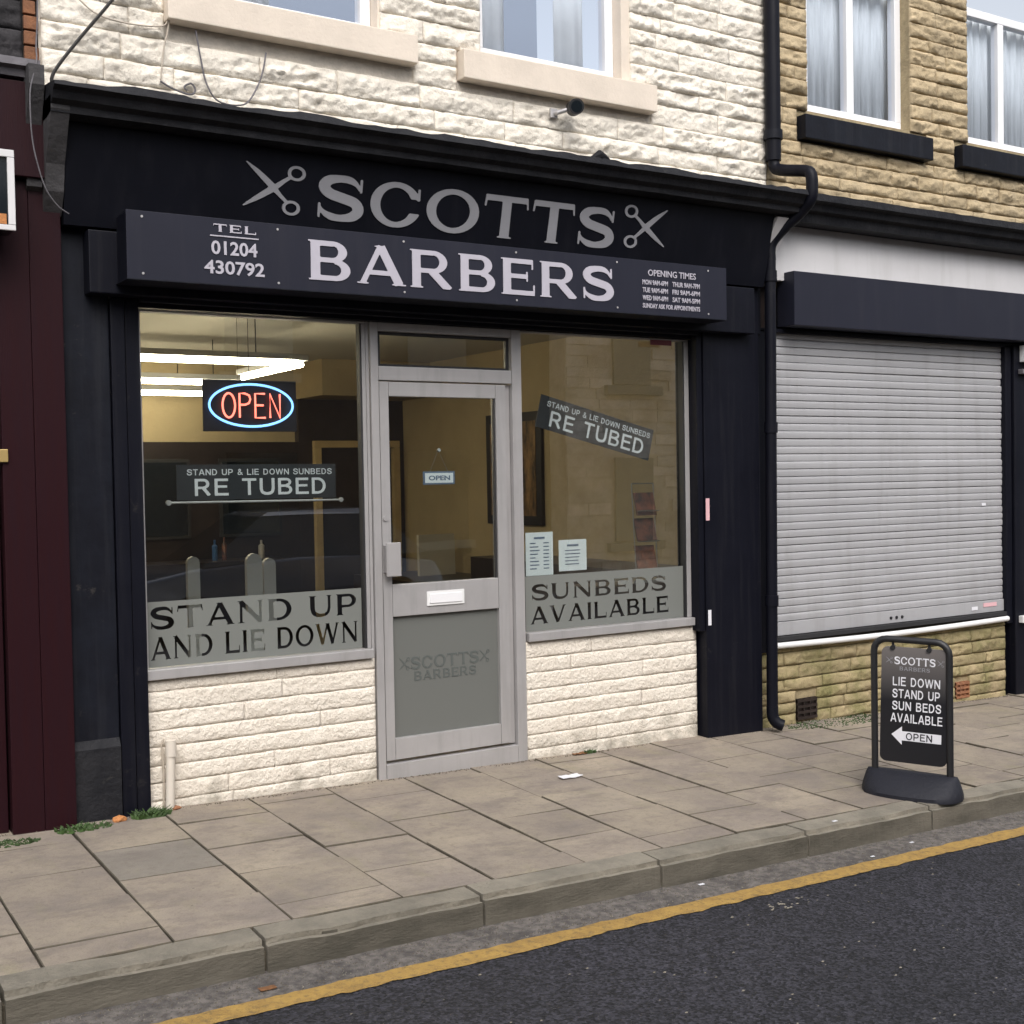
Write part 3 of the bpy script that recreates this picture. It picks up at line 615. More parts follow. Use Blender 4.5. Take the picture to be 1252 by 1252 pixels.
# --- cornice with lumpy lead top
def cornice(par, x0, x1, prof, mt, lump, seed, ends=0):
    n_ = int((x1 - x0) / .045); vs = []; k = len(prof)
    for i in range(n_ + 1):
        x = x0 + (x1 - x0) * i / n_
        for q, (y, z) in enumerate(prof):
            a = lump if (q in (1, 2)) else lump * .15
            bumpy = a * (fbm((x * 2.6, q * .6, seed)) + .6 * fbm((x * 9, q, seed + 4)))
            vs.append((x, y + bumpy * .5, z + bumpy))
    fs = [(i * k + q, (i + 1) * k + q, (i + 1) * k + (q + 1) % k, i * k + (q + 1) % k) for i in range(n_) for q in range(k)]
    fs += [tuple(range(k))[::-1], tuple(n_ * k + q for q in range(k))]
    return under(MB().add(vs, fs).build('cornice', mt), par)
cornice(bs, 1.275, 5.945, [(.011, 3.42), (-.04, 3.50), (-.40, 3.458), (-.415, 3.425), (-.38, 3.408), (-.365, 3.375), (-.33, 3.358), (-.325, 3.328), (-.25, 3.318), (.011, 3.318)], 'navy_rough', .018, 2)
# small lump of mortar on the lead
under(MB().tube([(4.25, -.36, 3.462), (4.30, -.38, 3.484), (4.34, -.37, 3.472), (4.40, -.36, 3.457)], [.01, .03, .024, .008], 8).build('mortar_lump', 'navy_rough', smooth=True), bs)
# --- fascia board, canted forward
fb = under(MB().prism([(-.13, 2.86), (-.238, 3.312), (-.05, 3.312), (-.05, 2.86)], 'x', 1.362, 5.81).build('fascia', 'fascia'), bs)
FU = Vector((0, -.108, .452)).normalized()      # up the canted face
FB = (Vector((0, -.13, 2.86)) - Vector((0, .0025, 0)), Vector((1, 0, 0)), FU)
def fz(z): return (z - 2.86) / FU.z
for lp in layout('SCOTTS', 2.61, 4.55, fz(2.998), fz(3.225), .05): under(fill('letter', lp, 'silver_dull', None, .005, FB), fb)
for (a, c, z0, z1, fl) in ((2.225, 2.545, 3.005, 3.245, False), (4.605, 4.93, 3.02, 3.265, True)):
    u0, u1 = a, c; loops = [[((u1 - p * (u1 - u0)) if fl else (u0 + p * (u1 - u0)), fz(z0) + q * (fz(z1) - fz(z0)) * .98) for p, q in l] for l in contours(field(SCISSOR, 1.0))]
    under(fill('scissors_emblem', loops, 'silver_dull', None, .005, FB), fb)
# consoles
under(MB().prism([(-.10, 2.90), (-.17, 3.0), (-.20, 3.12), (-.33, 3.34), (-.33, 3.40), (-.05, 3.40), (-.05, 2.90)], 'x', 1.275, 1.358).build('console_bracket', 'bracket_grey'), bs)
under(MB().prism([(-.10, 2.97), (-.13, 3.1), (-.26, 3.30), (-.05, 3.30), (-.05, 2.97)], 'x', 5.82, 5.93).build('console_bracket', 'frieze'), bs)
# backing behind fascia and shutter housing
B('lintel', 'navy', bs, 1.36, 5.86, -.045, .25, 2.56, 2.92, .002)
B('shutter_housing', 'navy', bs, 1.465, 5.70, -.16, -.047, 2.545, 2.842, .006)
B('head_board', 'navy', bs, 1.60, 5.315, -.03, .12, 2.506, 2.556, .004)
B('shutter_lath', 'navy_worn', bs, 1.72, 5.27, -.10, -.06, 2.525, 2.544, .002)
# --- pilasters
pl = B('pilaster', 'navy_worn', bs, 1.362, 1.578, -.05, .2, -.05, 2.86, .006)
under(MB().prism([(-.05, .40), (-.075, .36), (-.075, -.06), (.1, -.06), (.1, .40)], 'x', 1.355, 1.576).build('plinth', 'navy_rough'), pl)
pr = B('pilaster', 'navy', bs, 5.318, 5.80, -.085, .2, -.12, 2.95, .006)
for x0, x1 in ((1.582, 1.65), (1.654, 1.722)): B('shutter_rail', 'navy', bs, x0, x1, -.055 if x0 > 1.6 else -.065, .1, -.03, 2.54, .004)
B('shutter_rail', 'navy', bs, 5.268, 5.314, -.075, .1, .62, 2.54, .004)
# --- stall risers of painted stone
for (a, c) in ((1.724, 2.985), (3.975, 5.30)):
    zb = pave(c, 0) - .05
    sr = under(MB().box(a, c, .012, .2, zb, .655).build('stall_riser', 'cream_mortar'), bs)
    lay_stones(sr, 'cream', a, c, zb + .03, .652, .004, .084, .104, .55, 1.5, bulge=.0085, gap=.001, flat=True)
# --- shop windows
def shop_window(x0, x1, z0, z1, label_post):
    f = MB(); y0, y1 = .0, .06
    f.box(x0, x1, -.035, y1, .657, z0, .004)                                # sill
    f.box(x0, x1, y0, y1, z1, 2.502, .003)
    if label_post != 'l': f.box(x1 - .035, x1, y0, y1, z0 + .001, z1 - .001, .003)
    if label_post == 'l': f.box(x1 - .022, x1, y0, y1, z0 + .001, z1 - .001, .003); f.box(x0, x0 + .018, y0, y1, z0 + .001, z1 - .001, .003)
    o = under(f.build('shop_window', 'alu'), bs)
    under(MB().box(x0 + .01, x1 - .015, .028, .034, z0 - .004, z1 + .004).build('pane', 'glass'), o)
    under(MB().box(x1 - (.032 if label_post == 'l' else .045), x1 - (.022 if label_post == 'l' else .035), .004, .05, z0 + .001, z1 - .001).build('gasket', 'alu_dark'), o)
    return o
sw1 = shop_window(1.725, 2.968, .708, 2.492, 'l')
sw2 = shop_window(3.985, 5.266, .708, 2.492, 'r')
# fill strip between left window and door frame
B('frame_strip', 'alu', bs, 2.972, 2.990, .004, .05, .657, 2.502, .002)
# --- entrance door
dr = under(thing('door', 'aluminium', 'door'), bs); del dr['label'], dr['category']
ff = MB().box(2.994, 3.040, -.012, .075, -.10, 2.503, .004).box(3.908, 3.974, -.012, .075, -.12, 2.503, .004).box(3.042, 3.906, -.010, .075, 2.455, 2.503, .004).box(3.042, 3.906, -.010, .075, 2.185, 2.262, .004)
under(ff.build('door_frame', 'alu'), dr)
under(MB().box(3.042, 3.906, -.015, .06, -.12, .052, .004).build('threshold', 'alu'), dr)
under(MB().box(3.045, 3.903, .03, .036, 2.262, 2.455).build('fanlight', 'glass'), dr)
under(MB().box(3.045, 3.903, .012, .03, 2.262, 2.276).box(3.045, 3.903, .012, .03, 2.437, 2.455).box(3.045, 3.062, .012, .03, 2.276, 2.437).box(3.884, 3.903, .012, .03, 2.276, 2.437).build('gasket', 'alu_dark'), dr)
lf = MB().box(3.048, 3.104, .0, .055, .068, 2.178, .003).box(3.800, 3.868, .0, .055, .068, 2.178, .003).box(3.106, 3.798, .001, .055, 2.098, 2.178, .003).box(3.106, 3.798, .001, .055, .870, 1.048, .003).box(3.106, 3.798, .001, .055, .068, .188, .003)
under(lf.build('door_leaf', 'alu'), dr)
under(MB().box(3.872, 3.905, .02, .06, .06, 2.18).build('door_stop', 'alu'), dr)
under(MB().box(3.10, 3.804, .028, .034, 1.044, 2.102).build('upper_pane', 'glass'), dr)
under(MB().box(3.104, 3.11, .010, .027, 1.05, 2.096).box(3.788, 3.798, .010, .027, 1.05, 2.096).build('gasket', 'alu_dark'), dr)
lpn = under(MB().box(3.10, 3.804, .026, .032, .184, .874).build('lower_pane', 'frost_door'), dr)
for i, lp in enumerate(layout('xSCOTTSx', 3.15, 3.74, .560, .632, .06)): under(fill('letter', lp, 'frost_letter', None, .0012, FACE(.0242)), lpn)
for i, lp in enumerate(layout('BARBERS', 3.24, 3.65, .495, .548, .05)): under(fill('letter', lp, 'frost_letter', None, .0012, FACE(.0242)), lpn)
lb = under(MB().box(3.318, 3.562, -.006, 0.0, .916, .998, .002).build('letterbox', 'white_plastic'), dr)
under(MB().box(3.335, 3.545, -.011, -.0062, .930, .984, .002).build('flap', 'white_upvc'), lb)
under(MB().box(3.046, 3.135, -.055, -.043, 1.10, 1.287, .003).box(3.052, 3.075, -.043, .0, 1.12, 1.27).build('pull_handle', 'alu'), dr)
under(MB().cyl((3.068, -.008, 1.42), (3.068, 0, 1.42), .014).build('lock', 'alu'), dr)

# --- frosted vinyl bands with cut-out lettering
def band(x0, x1, z0, z1, words, y):
    loops = [[(x0, z0), (x1, z0), (x1, z1), (x0, z1)]]
    for wd, a, c, d, e in words:
        for lp in layout(wd, a, c, d, e, .07): loops += lp
    return fill('frosted_band', loops, 'frost', None, .0008, FACE(y))
o = band(1.748, 2.925, .712, 1.042, [('STAND UP', 1.758, 2.905, .900, 1.015), ('AND LIE DOWN', 1.758, 2.905, .748, .862)], .0262); under(o, sw1)
o = band(4.0, 5.218, .712, 1.042, [('SUNBEDS', 4.04, 5.08, .892, .99), ('AVAILABLE', 4.03, 5.10, .752, .856)], .0262); under(o, sw2)

# --- lit interior behind the glass
inn = under(thing('interior', 'x', 'x'), bs); del inn['label'], inn['category']
def I(name, mt, *a): return under(MB().box(*a).build(name, mt), inn)
I('side_wall', 'tan', 5.87, 5.95, .21, 8.4, -.1, 2.85); I('side_wall', 'tan', 1.40, 1.48, .21, 8.4, -.1, 2.85)
I('back_wall', 'tan', 1.48, 5.87, 5.3, 5.38, 0, 2.78)
I('floor', 'carpet', 1.48, 5.87, .21, 5.3, -.10, -.02)
I('ceiling', 'ceiling', 1.48, 5.87, .21, 5.3, 2.78, 2.85)
I('bulkhead', 'tan', 4.72, 5.868, 4.6, 5.298, 2.44, 2.778)
I('dark_panel', 'dark_panel', 1.482, 4.72, 5.20, 5.298, .0, 2.02); I('dark_panel', 'dark_panel', 4.721, 5.868, 5.20, 5.298, .0, 2.438)
I('mirror_shelf', 'dark_panel', 1.6, 4.4, 4.7, 5.19, .85, .92)
for k, x in enumerate((2.1, 3.0, 3.9)):
    mf = under(MB().box(x, x + .62, 5.17, 5.198, 1.12, 1.86, .004).build('mirror_frame', 'alu_dark'), inn); under(MB().box(x + .03, x + .59, 5.166, 5.1695, 1.15, 1.83).build('mirror', 'dark_glass'), mf)
BL = ['pale bottle at the left end of the mirror shelf inside the shop', 'blue bottle beside the pale bottle at the left end of the mirror shelf', 'tall brown bottle behind the middle of the left window banner', 'squat pale bottle right of the tall brown one on the mirror shelf', 'blue bottle seen above the pair of white chair backs', 'slim brown bottle beside the blue one above the white chair backs', 'pale bottle at the right end of the mirror shelf, near the pine door frame']
for k, (x, h_, r_) in enumerate(((2.02, .20, .026), (2.12, .16, .030), (2.83, .22, .024), (2.93, .15, .032), (3.75, .19, .026), (3.84, .21, .022), (4.2, .17, .03))):
    bt = thing('bottle', BL[k], 'bottle', group='bottles on the mirror shelf')
    MB().tube([(x, 4.9, .921), (x, 4.9, .921 + h_ * .7), (x, 4.9, .921 + h_ * .78), (x, 4.9, .921 + h_)], [r_, r_, r_ * .4, r_ * .4], 10).build('body', ('chair_white', 'neon_off', 'leaflet')[k % 3], bt, smooth=True)
df = under(MB().box(4.86, 4.93, 5.13, 5.198, 0, 1.96, .004).box(5.72, 5.79, 5.13, 5.198, 0, 1.96, .004).box(4.86, 5.79, 5.13, 5.197, 1.962, 2.03, .004).build('inner_door_frame', 'pine'), inn)
I('reception_counter', 'dark_panel', 5.0, 5.868, 3.0, 4.6, 0, .74)
I('low_cabinet', 'dark_panel', 5.30, 5.868, .55, 2.9, 0, .97)
I('wall_unit', 'dark_panel', 1.49, 1.95, 1.6, 4.6, .0, 1.7)
for i, (y, xa, xb) in enumerate(((1.75, 1.6, 3.30), (3.5, 1.7, 3.6), (4.75, 1.7, 3.7))):
    t = under(thing('ceiling_light', 'x', 'x'), bs); del t['label'], t['category']
    under(MB().box(xa, xb, y - .035, y + .035, 2.46, 2.50, .004).build('batten', 'white_plastic'), t)
    tb = MB().cyl((xa + .04, y, 2.435), (xb - .04, y, 2.435), .019, 10)
    under(tb.build('tube', 'tube', smooth=True), t)
    under(MB().cyl((xa + .3, y, 2.5), (xa + .3, y, 2.78), .004, 6).cyl((xb - .3, y, 2.5), (xb - .3, y, 2.78), .004, 6).build('rod', 'black_cable'), t)
t = thing('ceiling_light', 'short fluorescent ceiling tube running into the shop, at the right end of the front tube', 'ceiling light', (3.3, 2.4, 2.46))
t.location = (0, 0, 0)
MB().box(3.31, 3.38, 1.75, 3.0, 2.46, 2.50, .004).build('batten', 'white_plastic', t)
MB().cyl((3.345, 1.8, 2.435), (3.345, 2.95, 2.435), .019, 10).build('tube', 'tube', t, smooth=True)
# framed poster on the tan wall
pf = thing('framed_poster', 'dark framed picture hanging on the tan side wall inside the shop', 'picture')
MB().box(5.835, 5.868, 2.60, 3.50, 1.22, 2.20, .004).build('frame', 'black_plastic', pf)
MB().box(5.829, 5.834, 2.68, 3.42, 1.30, 2.12).build('print', 'poster', pf)
# neon open sign
ns = thing('neon_sign', 'lit neon OPEN sign with red letters in a blue oval, hanging in the left window', 'neon sign')
MB().box(2.105, 2.625, .16, .175, 1.905, 2.178, .004).build('board', 'sign_black', ns)
el = [(2.365 + .232 * math.cos(a), .145, 2.043 + .112 * math.sin(a)) for a in np.linspace(0, 2 * math.pi, 60, endpoint=False)]
MB().tube(el, .0062, 8, closed=True).build('oval_tube', 'neon_blue', ns, smooth=True)
def neon(pts): return MB().tube([(x, .145, z) for x, z in pts], .0055, 8).build('letter', 'neon_red', ns, smooth=True)
zz = 1.978; hh = .128; lw = .062
ox = 2.205
MB().tube([(ox + .034 + .034 * math.cos(a), .145, zz + hh / 2 + hh / 2 * math.sin(a)) for a in np.linspace(0, 2 * math.pi, 28, endpoint=False)], .0055, 8, closed=True).build('letter', 'neon_red', ns, smooth=True)
ox = 2.298; neon([(ox, zz), (ox, zz + hh), (ox + .03, zz + hh), (ox + .054, zz + hh * .92), (ox + .060, zz + hh * .76), (ox + .052, zz + hh * .60), (ox + .03, zz + hh * .53), (ox + .006, zz + hh * .53)])
ox = 2.385; neon([(ox + .054, zz + hh), (ox, zz + hh), (ox, zz), (ox + .056, zz)]); neon([(ox + .004, zz + hh * .52), (ox + .046, zz + hh * .52)])
ox = 2.468; neon([(ox, zz), (ox, zz + hh), (ox + .056, zz), (ox + .056, zz + hh)])
MB().cyl((2.36, .167, 2.178), (2.36, .167, 2.58), .0018, 6).cyl((2.30, .167, 2.178), (2.30, .167, 2.58), .001, 6).build('hanging_wire', 'black_cable', ns)
# re-tubed banners
def banner(label, loops_box, basis, wd, ht, rail):
    t = thing('window_banner', label, 'banner', group=None)
    o, U, V = basis
    b_ = MB(); n_ = Vector(U).cross(Vector(V)); vs = []
    for d in (0, .004):
        for (u, v) in ((0, 0), (wd, 0), (wd, ht), (0, ht)): vs.append(Vector(o) + Vector(U) * u + Vector(V) * v + n_ * -d)
    b_.add(vs, [(0, 1, 2, 3), (7, 6, 5, 4), (0, 4, 5, 1), (1, 5, 6, 2), (2, 6, 7, 3), (3, 7, 4, 0)]).build('panel', 'banner', t)
    bb = (Vector(o) + n_ * .0012, U, V)
    sans_fill('lettering', 'STAND UP & LIE DOWN SUNBEDS', 'banner_txt', t, wd * .06, wd * .975, ht * .70, ht * .87, bb)
    sans_fill('lettering', 'RE TUBED', 'banner_txt', t, wd * .10, wd * .94, ht * .12, ht * .60, bb)
    return t
o1 = banner('dark banner with silver letters RE TUBED hanging level on a rail in the left window', None, ((1.925, .062, 1.547), (1, 0, -.004), (0, 0, 1)), .878, .183, True)
MB().cyl((1.88, .058, 1.537), (2.83, .058, 1.530), .006, 8).cyl((1.88, .066, 1.537), (1.88, .050, 1.537), .014, 12).cyl((2.83, .066, 1.530), (2.83, .050, 1.530), .012, 12).build('rail', 'alu', o1, smooth=True)
# tilted copy
a = math.atan2(-.217, .869)
tl = (4.155, .050, 2.135)
U = Vector((math.cos(a), 0, math.sin(a))); V = Vector((-math.sin(a), 0, math.cos(a)))
hgt = .20; o0 = Vector(tl) - V * hgt
banner('dark banner with silver letters RE TUBED hanging tilted in the right window', None, (o0, U, V), .885, hgt, False)
# paper notices
for (x0, x1, z0, z1, lab, n_) in ((4.017, 4.214, 1.042, 1.302, 'taller white price notice taped inside the right window next to the door', 8), (4.257, 4.463, 1.058, 1.248, 'smaller white notice taped inside the right window, under the tilted banner', 5)):
    t = thing('paper_notice', lab, 'notice')
    MB().box(x0, x1, .041, .044, z0, z1).build('sheet', 'paper', t)
    ln = MB(); ln.box(x0 + .06, x1 - .06, .0395, .0405, z1 - .04, z1 - .028)
    for k in range(n_):
        z = z1 - .062 - k * (z1 - z0 - .085) / n_
        if n_ > 6: ln.box(x0 + .03, x0 + .03 + random.uniform(.035, .07), .0395, .0405, z - .006, z); ln.box(x1 - .07, x1 - .03, .0395, .0405, z - .006, z)
        else: ln.box(x0 + .045, x1 - .045 - random.uniform(0, .02), .0395, .0405, z - .006, z)
    ln.build('printed_lines', 'ink', t)
# hanging OPEN sign on the door
t = thing('hanging_sign', 'small white and blue OPEN sign hanging on strings in the door window', 'sign')
MB().box(3.338, 3.545, .050, .056, 1.602, 1.678, .002).build('board', 'ink', t)
MB().box(3.350, 3.533, .0478, .0495, 1.612, 1.668, .0005).build('face', 'paper', t)
text('lettering', 'OPEN', 'ink', t, 3.372, 3.512, 1.626, 1.654, FACE(.0465), .03, .001)
MB().cyl((3.385, .053, 1.678), (3.44, .053, 1.80), .0016, 6).cyl((3.50, .053, 1.678), (3.44, .053, 1.80), .0016, 6).cyl((3.44, .055, 1.795), (3.44, .040, 1.80), .010, 10).build('string', 'wire', t)
# leaflet rack
t = thing('leaflet_rack', 'wire rack of brown and red leaflets standing behind the right window', 'leaflet rack')
rk = MB()
for x in (5.02, 5.20): rk.cyl((x, .26, .95), (x, .30, 1.58), .004, 6)
rk.cyl((5.02, .30, 1.58), (5.20, .30, 1.58), .004, 6)
for z in (1.0, 1.2, 1.4): rk.cyl((5.02, .24, z), (5.20, .24, z), .004, 6)
rk.box(4.95, 5.25, .2, .40, .93, .95); rk.build('stand', 'wire', t)
for k, z in enumerate((1.02, 1.20, 1.37)):
    MB().add([(5.03, .25, z), (5.19, .25, z), (5.19, .29, z + .15), (5.03, .29, z + .15), (5.03, .262, z), (5.19, .262, z), (5.19, .302, z + .15), (5.03, .302, z + .15)], [(0, 1, 2, 3), (7, 6, 5, 4), (0, 4, 5, 1), (1, 5, 6, 2), (2, 6, 7, 3), (3, 7, 4, 0)]).build('leaflet', 'leaflet', t)
under(MB().box(4.62, 5.26, .20, .50, .86, .925, .004).build('window_shelf', 'dark_panel'), inn)
# chairs inside
def chair(x, y, label, rz=0, wd=.10, h=1.19):
    t = thing('salon_chair', label, 'chair')
    pts = [(x - wd / 2, .45), (x + wd / 2, .45)] + [(x + wd / 2 * math.cos(a), h - wd / 2 + wd / 2 * math.sin(a)) for a in np.linspace(0, math.pi, 9)]
    MB().prism(pts, 'y', y - .02, y + .02).build('backrest', 'chair_white', t)
    MB().box(x - .22, x + .22, y - .45, y - .021, .42, .47, .01).build('seat', 'chair_white', t)
    for (dx, dy) in ((-.19, -.42), (.19, -.42), (-.19, -.05), (.19, -.05)): MB().cyl((x + dx, y + dy, 0), (x + dx, y + dy, .42), .015, 8).build('leg', 'wire', t)
chair(2.36, 1.2, 'grey white chair with a narrow rounded back, leftmost behind the left window', wd=.075)
chair(2.745, 1.2, 'grey white chair with a narrow rounded back, middle one of three behind the left window', wd=.10)
chair(2.89, 1.32, 'grey white chair with a narrow rounded back, rightmost of three behind the left window', wd=.08, h=1.15)
t = thing('waiting_chair', 'white plastic chair by the tan wall seen through the door window', 'chair')
MB().box(5.35, 5.75, 3.55, 3.9, .44, .48, .01).build('seat', 'ceiling', t)
MB().prism([(3.93, .48), (3.97, .48), (3.99, 1.12), (3.95, 1.12)], 'x', 5.36, 5.74).build('backrest', 'ceiling', t)
for dx in (5.37, 5.72):
    for dy in (3.58, 3.87): MB().cyl((dx, dy, 0), (dx, dy, .44), .015, 8).build('leg', 'wire', t)

# ------------------------------------------------------------------ BARBERS sign box
sb = thing('sign_box', 'long dark grey BARBERS sign box with telephone number and opening times, over the shop window', 'sign')
MB().box(1.592, 5.285, -.35, -.340, 2.592, 2.912, .002).build('panel', 'sign', sb)
MB().box(1.596, 5.281, -.3395, -.162, 2.596, 2.908, .003).build('casing', 'navy', sb)
MB().box(1.588, 5.289, -.352, -.16, 2.588, 2.594, .001).build('trim', 'navy_worn', sb)
SF = FACE(-.3525)
for lp in layout('BARBERS', 2.485, 4.415, 2.650, 2.850, .05): fill('letter', lp, 'silver', sb, .004, SF)
for lp in layout('TEL', 2.005, 2.225, 2.846, 2.884, .12): fill('letter', lp, 'silver', sb, .003, SF)
MB().box(1.99, 2.235, -.354, -.351, 2.823, 2.829).build('underline', 'silver', sb)
text('lettering', '01204', 'silver', sb, 1.995, 2.227, 2.736, 2.803, SF, .02, .003)
text('lettering', '430792', 'silver', sb, 1.958, 2.262, 2.642, 2.708, SF, .02, .003)
text('lettering', 'OPENING TIMES', 'silver', sb, 4.665, 5.035, 2.822, 2.860, SF, .012, .002)
for k, (l, r) in enumerate((('MON 9AM-6PM', 'THUR 9AM-7PM'), ('TUE 9AM-6PM', 'FRI 9AM-6PM'), ('WED 9AM-6PM', 'SAT 9AM-5PM'))):
    z = 2.768 - k * .046
    text('lettering', l, 'silver', sb, 4.622, 4.815, z, z + .030, SF, .02, .002); text('lettering', r, 'silver', sb, 4.85, 5.066, z, z + .030, SF, .02, .002)
text('lettering', 'SUNDAY ASK FOR APPOINTMENTS', 'silver', sb, 4.622, 5.066, 2.630, 2.658, SF, .02, .002)
for i in range(6):
    for z in (2.620, 2.885): MB().cyl((1.665 + i * .7 - .03 * (i > 0), -.353, z), (1.665 + i * .7 - .03 * (i > 0), -.3505, z), .006, 10).build('screw', 'alu', sb)

# ================================================================== shuttered shop on the right
b2 = thing('shop_building', 'yellow brown stone building with a closed grey roller shutter, right of the barber shop', 'building', (8.5, .2, 0))
H2 = [(6.36, 7.42, 4.13, 5.2), (8.06, 9.12, 4.13, 5.2)]
uw2 = under(wall_with_holes(5.975, 11, .012, .3, 2.9, 5.2, H2).build('upper_wall', 'brown_mortar'), b2)
n2 = lay_stones(uw2, 'brown', 5.98, 11.0, 3.41, 5.2, .004, .085, .112, .25, .60, [*[(a, c, 4.13, 5.3) for a, c, _, _ in H2], (6.26, 7.59, 3.90, 4.085), (7.90, 9.23, 3.90, 4.09)], bulge=.020, gap=.005)
for a, c in ((6.40, 7.42), (8.10, 9.12)):
    wv = window_up(b2, a, c, 4.145, 5.2, [(a + c) / 2 - .02], .09)
    curtain(wv, a + .02, c - .02, .20, 4.15, 5.2, 'curtain', .014, 60)
B('window_jamb', 'brown', b2, 7.421, 7.53, .006, .2, 4.13, 5.2, .003)
under(MB().box(6.0, 10, 1.6, 1.65, 3.9, 5.2).build('upstairs_room', 'room_blue'), b2)
for a, c in ((6.27, 7.578), (7.91, 9.22)): B('window_sill', 'navy_worn', b2, a, c, -.075, .16, 3.915, 4.078, .006); B('sill_trim', 'white_upvc', b2, a + .12, c - .1, .04, .09, 4.079, 4.142, .004)
cornice(b2, 6.025, 11, [(.011, 3.38), (-.04, 3.50), (-.30, 3.478), (-.305, 3.43), (-.26, 3.415), (-.25, 3.375), (-.21, 3.36), (-.20, 3.305), (.011, 3.305)], 'navy_rough', .006, 12)
B('frieze', 'frieze', b2, 5.87, 11, -.06, .011, 2.93, 3.304, .003)
B('shutter_housing', 'sign', b2, 6.065, 11, -.155, .0105, 2.622, 2.985, .006)
B('inner_wall', 'dark_panel', b2, 5.96, 11, .06, .14, -.2, 2.93, 0); B('soffit', 'navy', b2, 5.86, 11, -.03, .058, 2.585, 2.608, 0)
sh = under(thing('roller_shutter', 'x', 'x'), b2); del sh['label'], sh['category']
# slats: convex galvanised laths
zs = np.linspace(.615, 2.60, 39); d = zs[1] - zs[0]
prof = [(.016, 0), (.0095, .003), (.0075, d * .35), (.0070, d * .65), (.0085, d - .009), (.012, d - .005), (.018, d - .003), (.020, d)]
sm_ = None
for k in range(38):
    if sm_ is None:
        pr_ = prof + [(.04, d), (.04, 0)]
        o = MB().prism(pr_, 'x', 5.90, 8.455).build('slat', 'shutter'); sm_ = o.data; o.location.z = zs[0]
    else: o = link('slat', sm_); o.location.z = zs[k]
    o.parent = sh; o.rotation_euler = (R(random.uniform(-1.2, 1.2)) * .5, 0, R(random.uniform(-.03, .03)))
under(MB().box(5.90, 8.455, -.004, .04, .520, .612, .004).build('bottom_bar', 'shutter'), sh)
under(MB().box(5.90, 8.455, -.03, .03, .485, .516, .003).build('bottom_angle', 'alu_dark'), sh)
for x in (7.15, 7.21, 7.27): under(MB().cyl((x, -.012, .56), (x, -.004, .56), .011, 10).build('lock', 'black_plastic'), sh)
B('shutter_rail', 'navy', b2, 5.805, 5.912, -.03, .1, .42, 2.60, .004); B('shutter_rail', 'navy', b2, 8.452, 8.525, -.03, .1, .42, 2.60, .004)
under(MB().tube([(5.93 + (8.44 - 5.93) * i / 12, -.045, .462 - .014 * math.sin(math.pi * i / 12)) for i in range(13)], .021, 10).build('sill_pipe', 'white_plastic', smooth=True), b2)
lw_ = under(MB().box(5.81, 8.47, .014, .25, -.25, .415).build('low_wall', 'brown_mortar'), b2)
n3 = lay_stones(lw_, 'brown_low', 5.86, 8.47, -.20, .445, .004, .068, .100, .24, .60, [(6.185, 6.395, -.085, .075), (7.86, 8.03, -.12, .02)], bulge=.016)
for (x0, x1, z0, z1, mt) in ((6.195, 6.385, -.078, .068, 'black_plastic'), (7.868, 8.022, -.115, .010, 'red_brick')):
    v_ = MB().box(x0, x1, .004, .03, z0, z1)
    for k in range(4): zz_ = z0 + (z1 - z0) * k / 3.6; v_.box(x0, x1, -.012, .003, zz_, zz_ + (z1 - z0) * .13)
    for k in range(4): xx = x0 + (x1 - x0) * k / 3.15; v_.box(xx, xx + .008, -.009, .002, z0, z1)
    under(v_.build('air_brick', 'dark_panel' if mt == 'black_plastic' else mt), b2)
B('pilaster', 'navy', b2, 8.535, 8.70, -.05, .2, -.25, 2.60, .006)
B('side_door', 'navy_worn', b2, 8.705, 11, .02, .2, -.3, 2.60, .004)
B('light_box', 'white_plastic', b2, 8.60, 9.4, -.12, -.052, 2.47, 2.60, .004); B('light_box_trim', 'lead', b2, 8.58, 9.4, -.10, -.052, 2.375, 2.412, .004)
B('door_ledge', 'white_plastic', b2, 8.57, 9.4, -.09, -.052, .42, .475, .004)

# ================================================================== maroon neighbour on the left
b0 = thing('shop_building', 'sooty stone building with a maroon panelled shopfront at the left edge', 'building', (-.5, .2, 0))
uw0 = under(MB().box(-3, 1.299, .012, .3, 3.5, 5.2).build('upper_wall', 'dark_mortar'), b0)
lay_stones(uw0, 'dark_stone', -3, 1.225, 3.63, 5.2, .004, .10, .15, .3, .6, bulge=.02)
for k in range(24):
    o = MB().box(1.232, 1.298 - (.012 if k % 2 else 0), -.012, .03, 3.50 + k * .0715, 3.50 + k * .0715 + .062, .004).build('brick', 'red_brick'); under(o, b0)
cornice(b0, -3, 1.262, [(.011, 3.50), (-.02, 3.625), (-.20, 3.585), (-.20, 3.55), (-.17, 3.54), (-.16, 3.51), (.011, 3.50)], 'lead', .008, 22)
# maroon fluted boards
for x0, x1 in ((1.065, 1.207), (1.209, 1.352)): B('board', 'maroon', b0, x0, x1, -.11, .2, -.02, 3.052, .003)
for k in range(9): B('fascia_board', 'maroon', b0, -3 + .4805 * k, -3 + .4805 * (k + 1) - .003, -.16, .2, 3.058, 3.49, .003)
for x0, x1 in ((1.06, 1.35),): B('board_cap', 'maroon', b0, -3, 1.058, -.10, .2, 2.62, 3.052, .003)
B('doorway', 'dark_panel', b0, -3, 1.058, .02, .2, -.1, 2.615, .003)
B('door_stile', 'maroon', b0, .985, 1.055, -.06, .015, -.02, 2.615, .004)
B('letter_plate', 'gold', b0, .80, 1.088, -.125, -.112, 1.747, 1.806, .003)
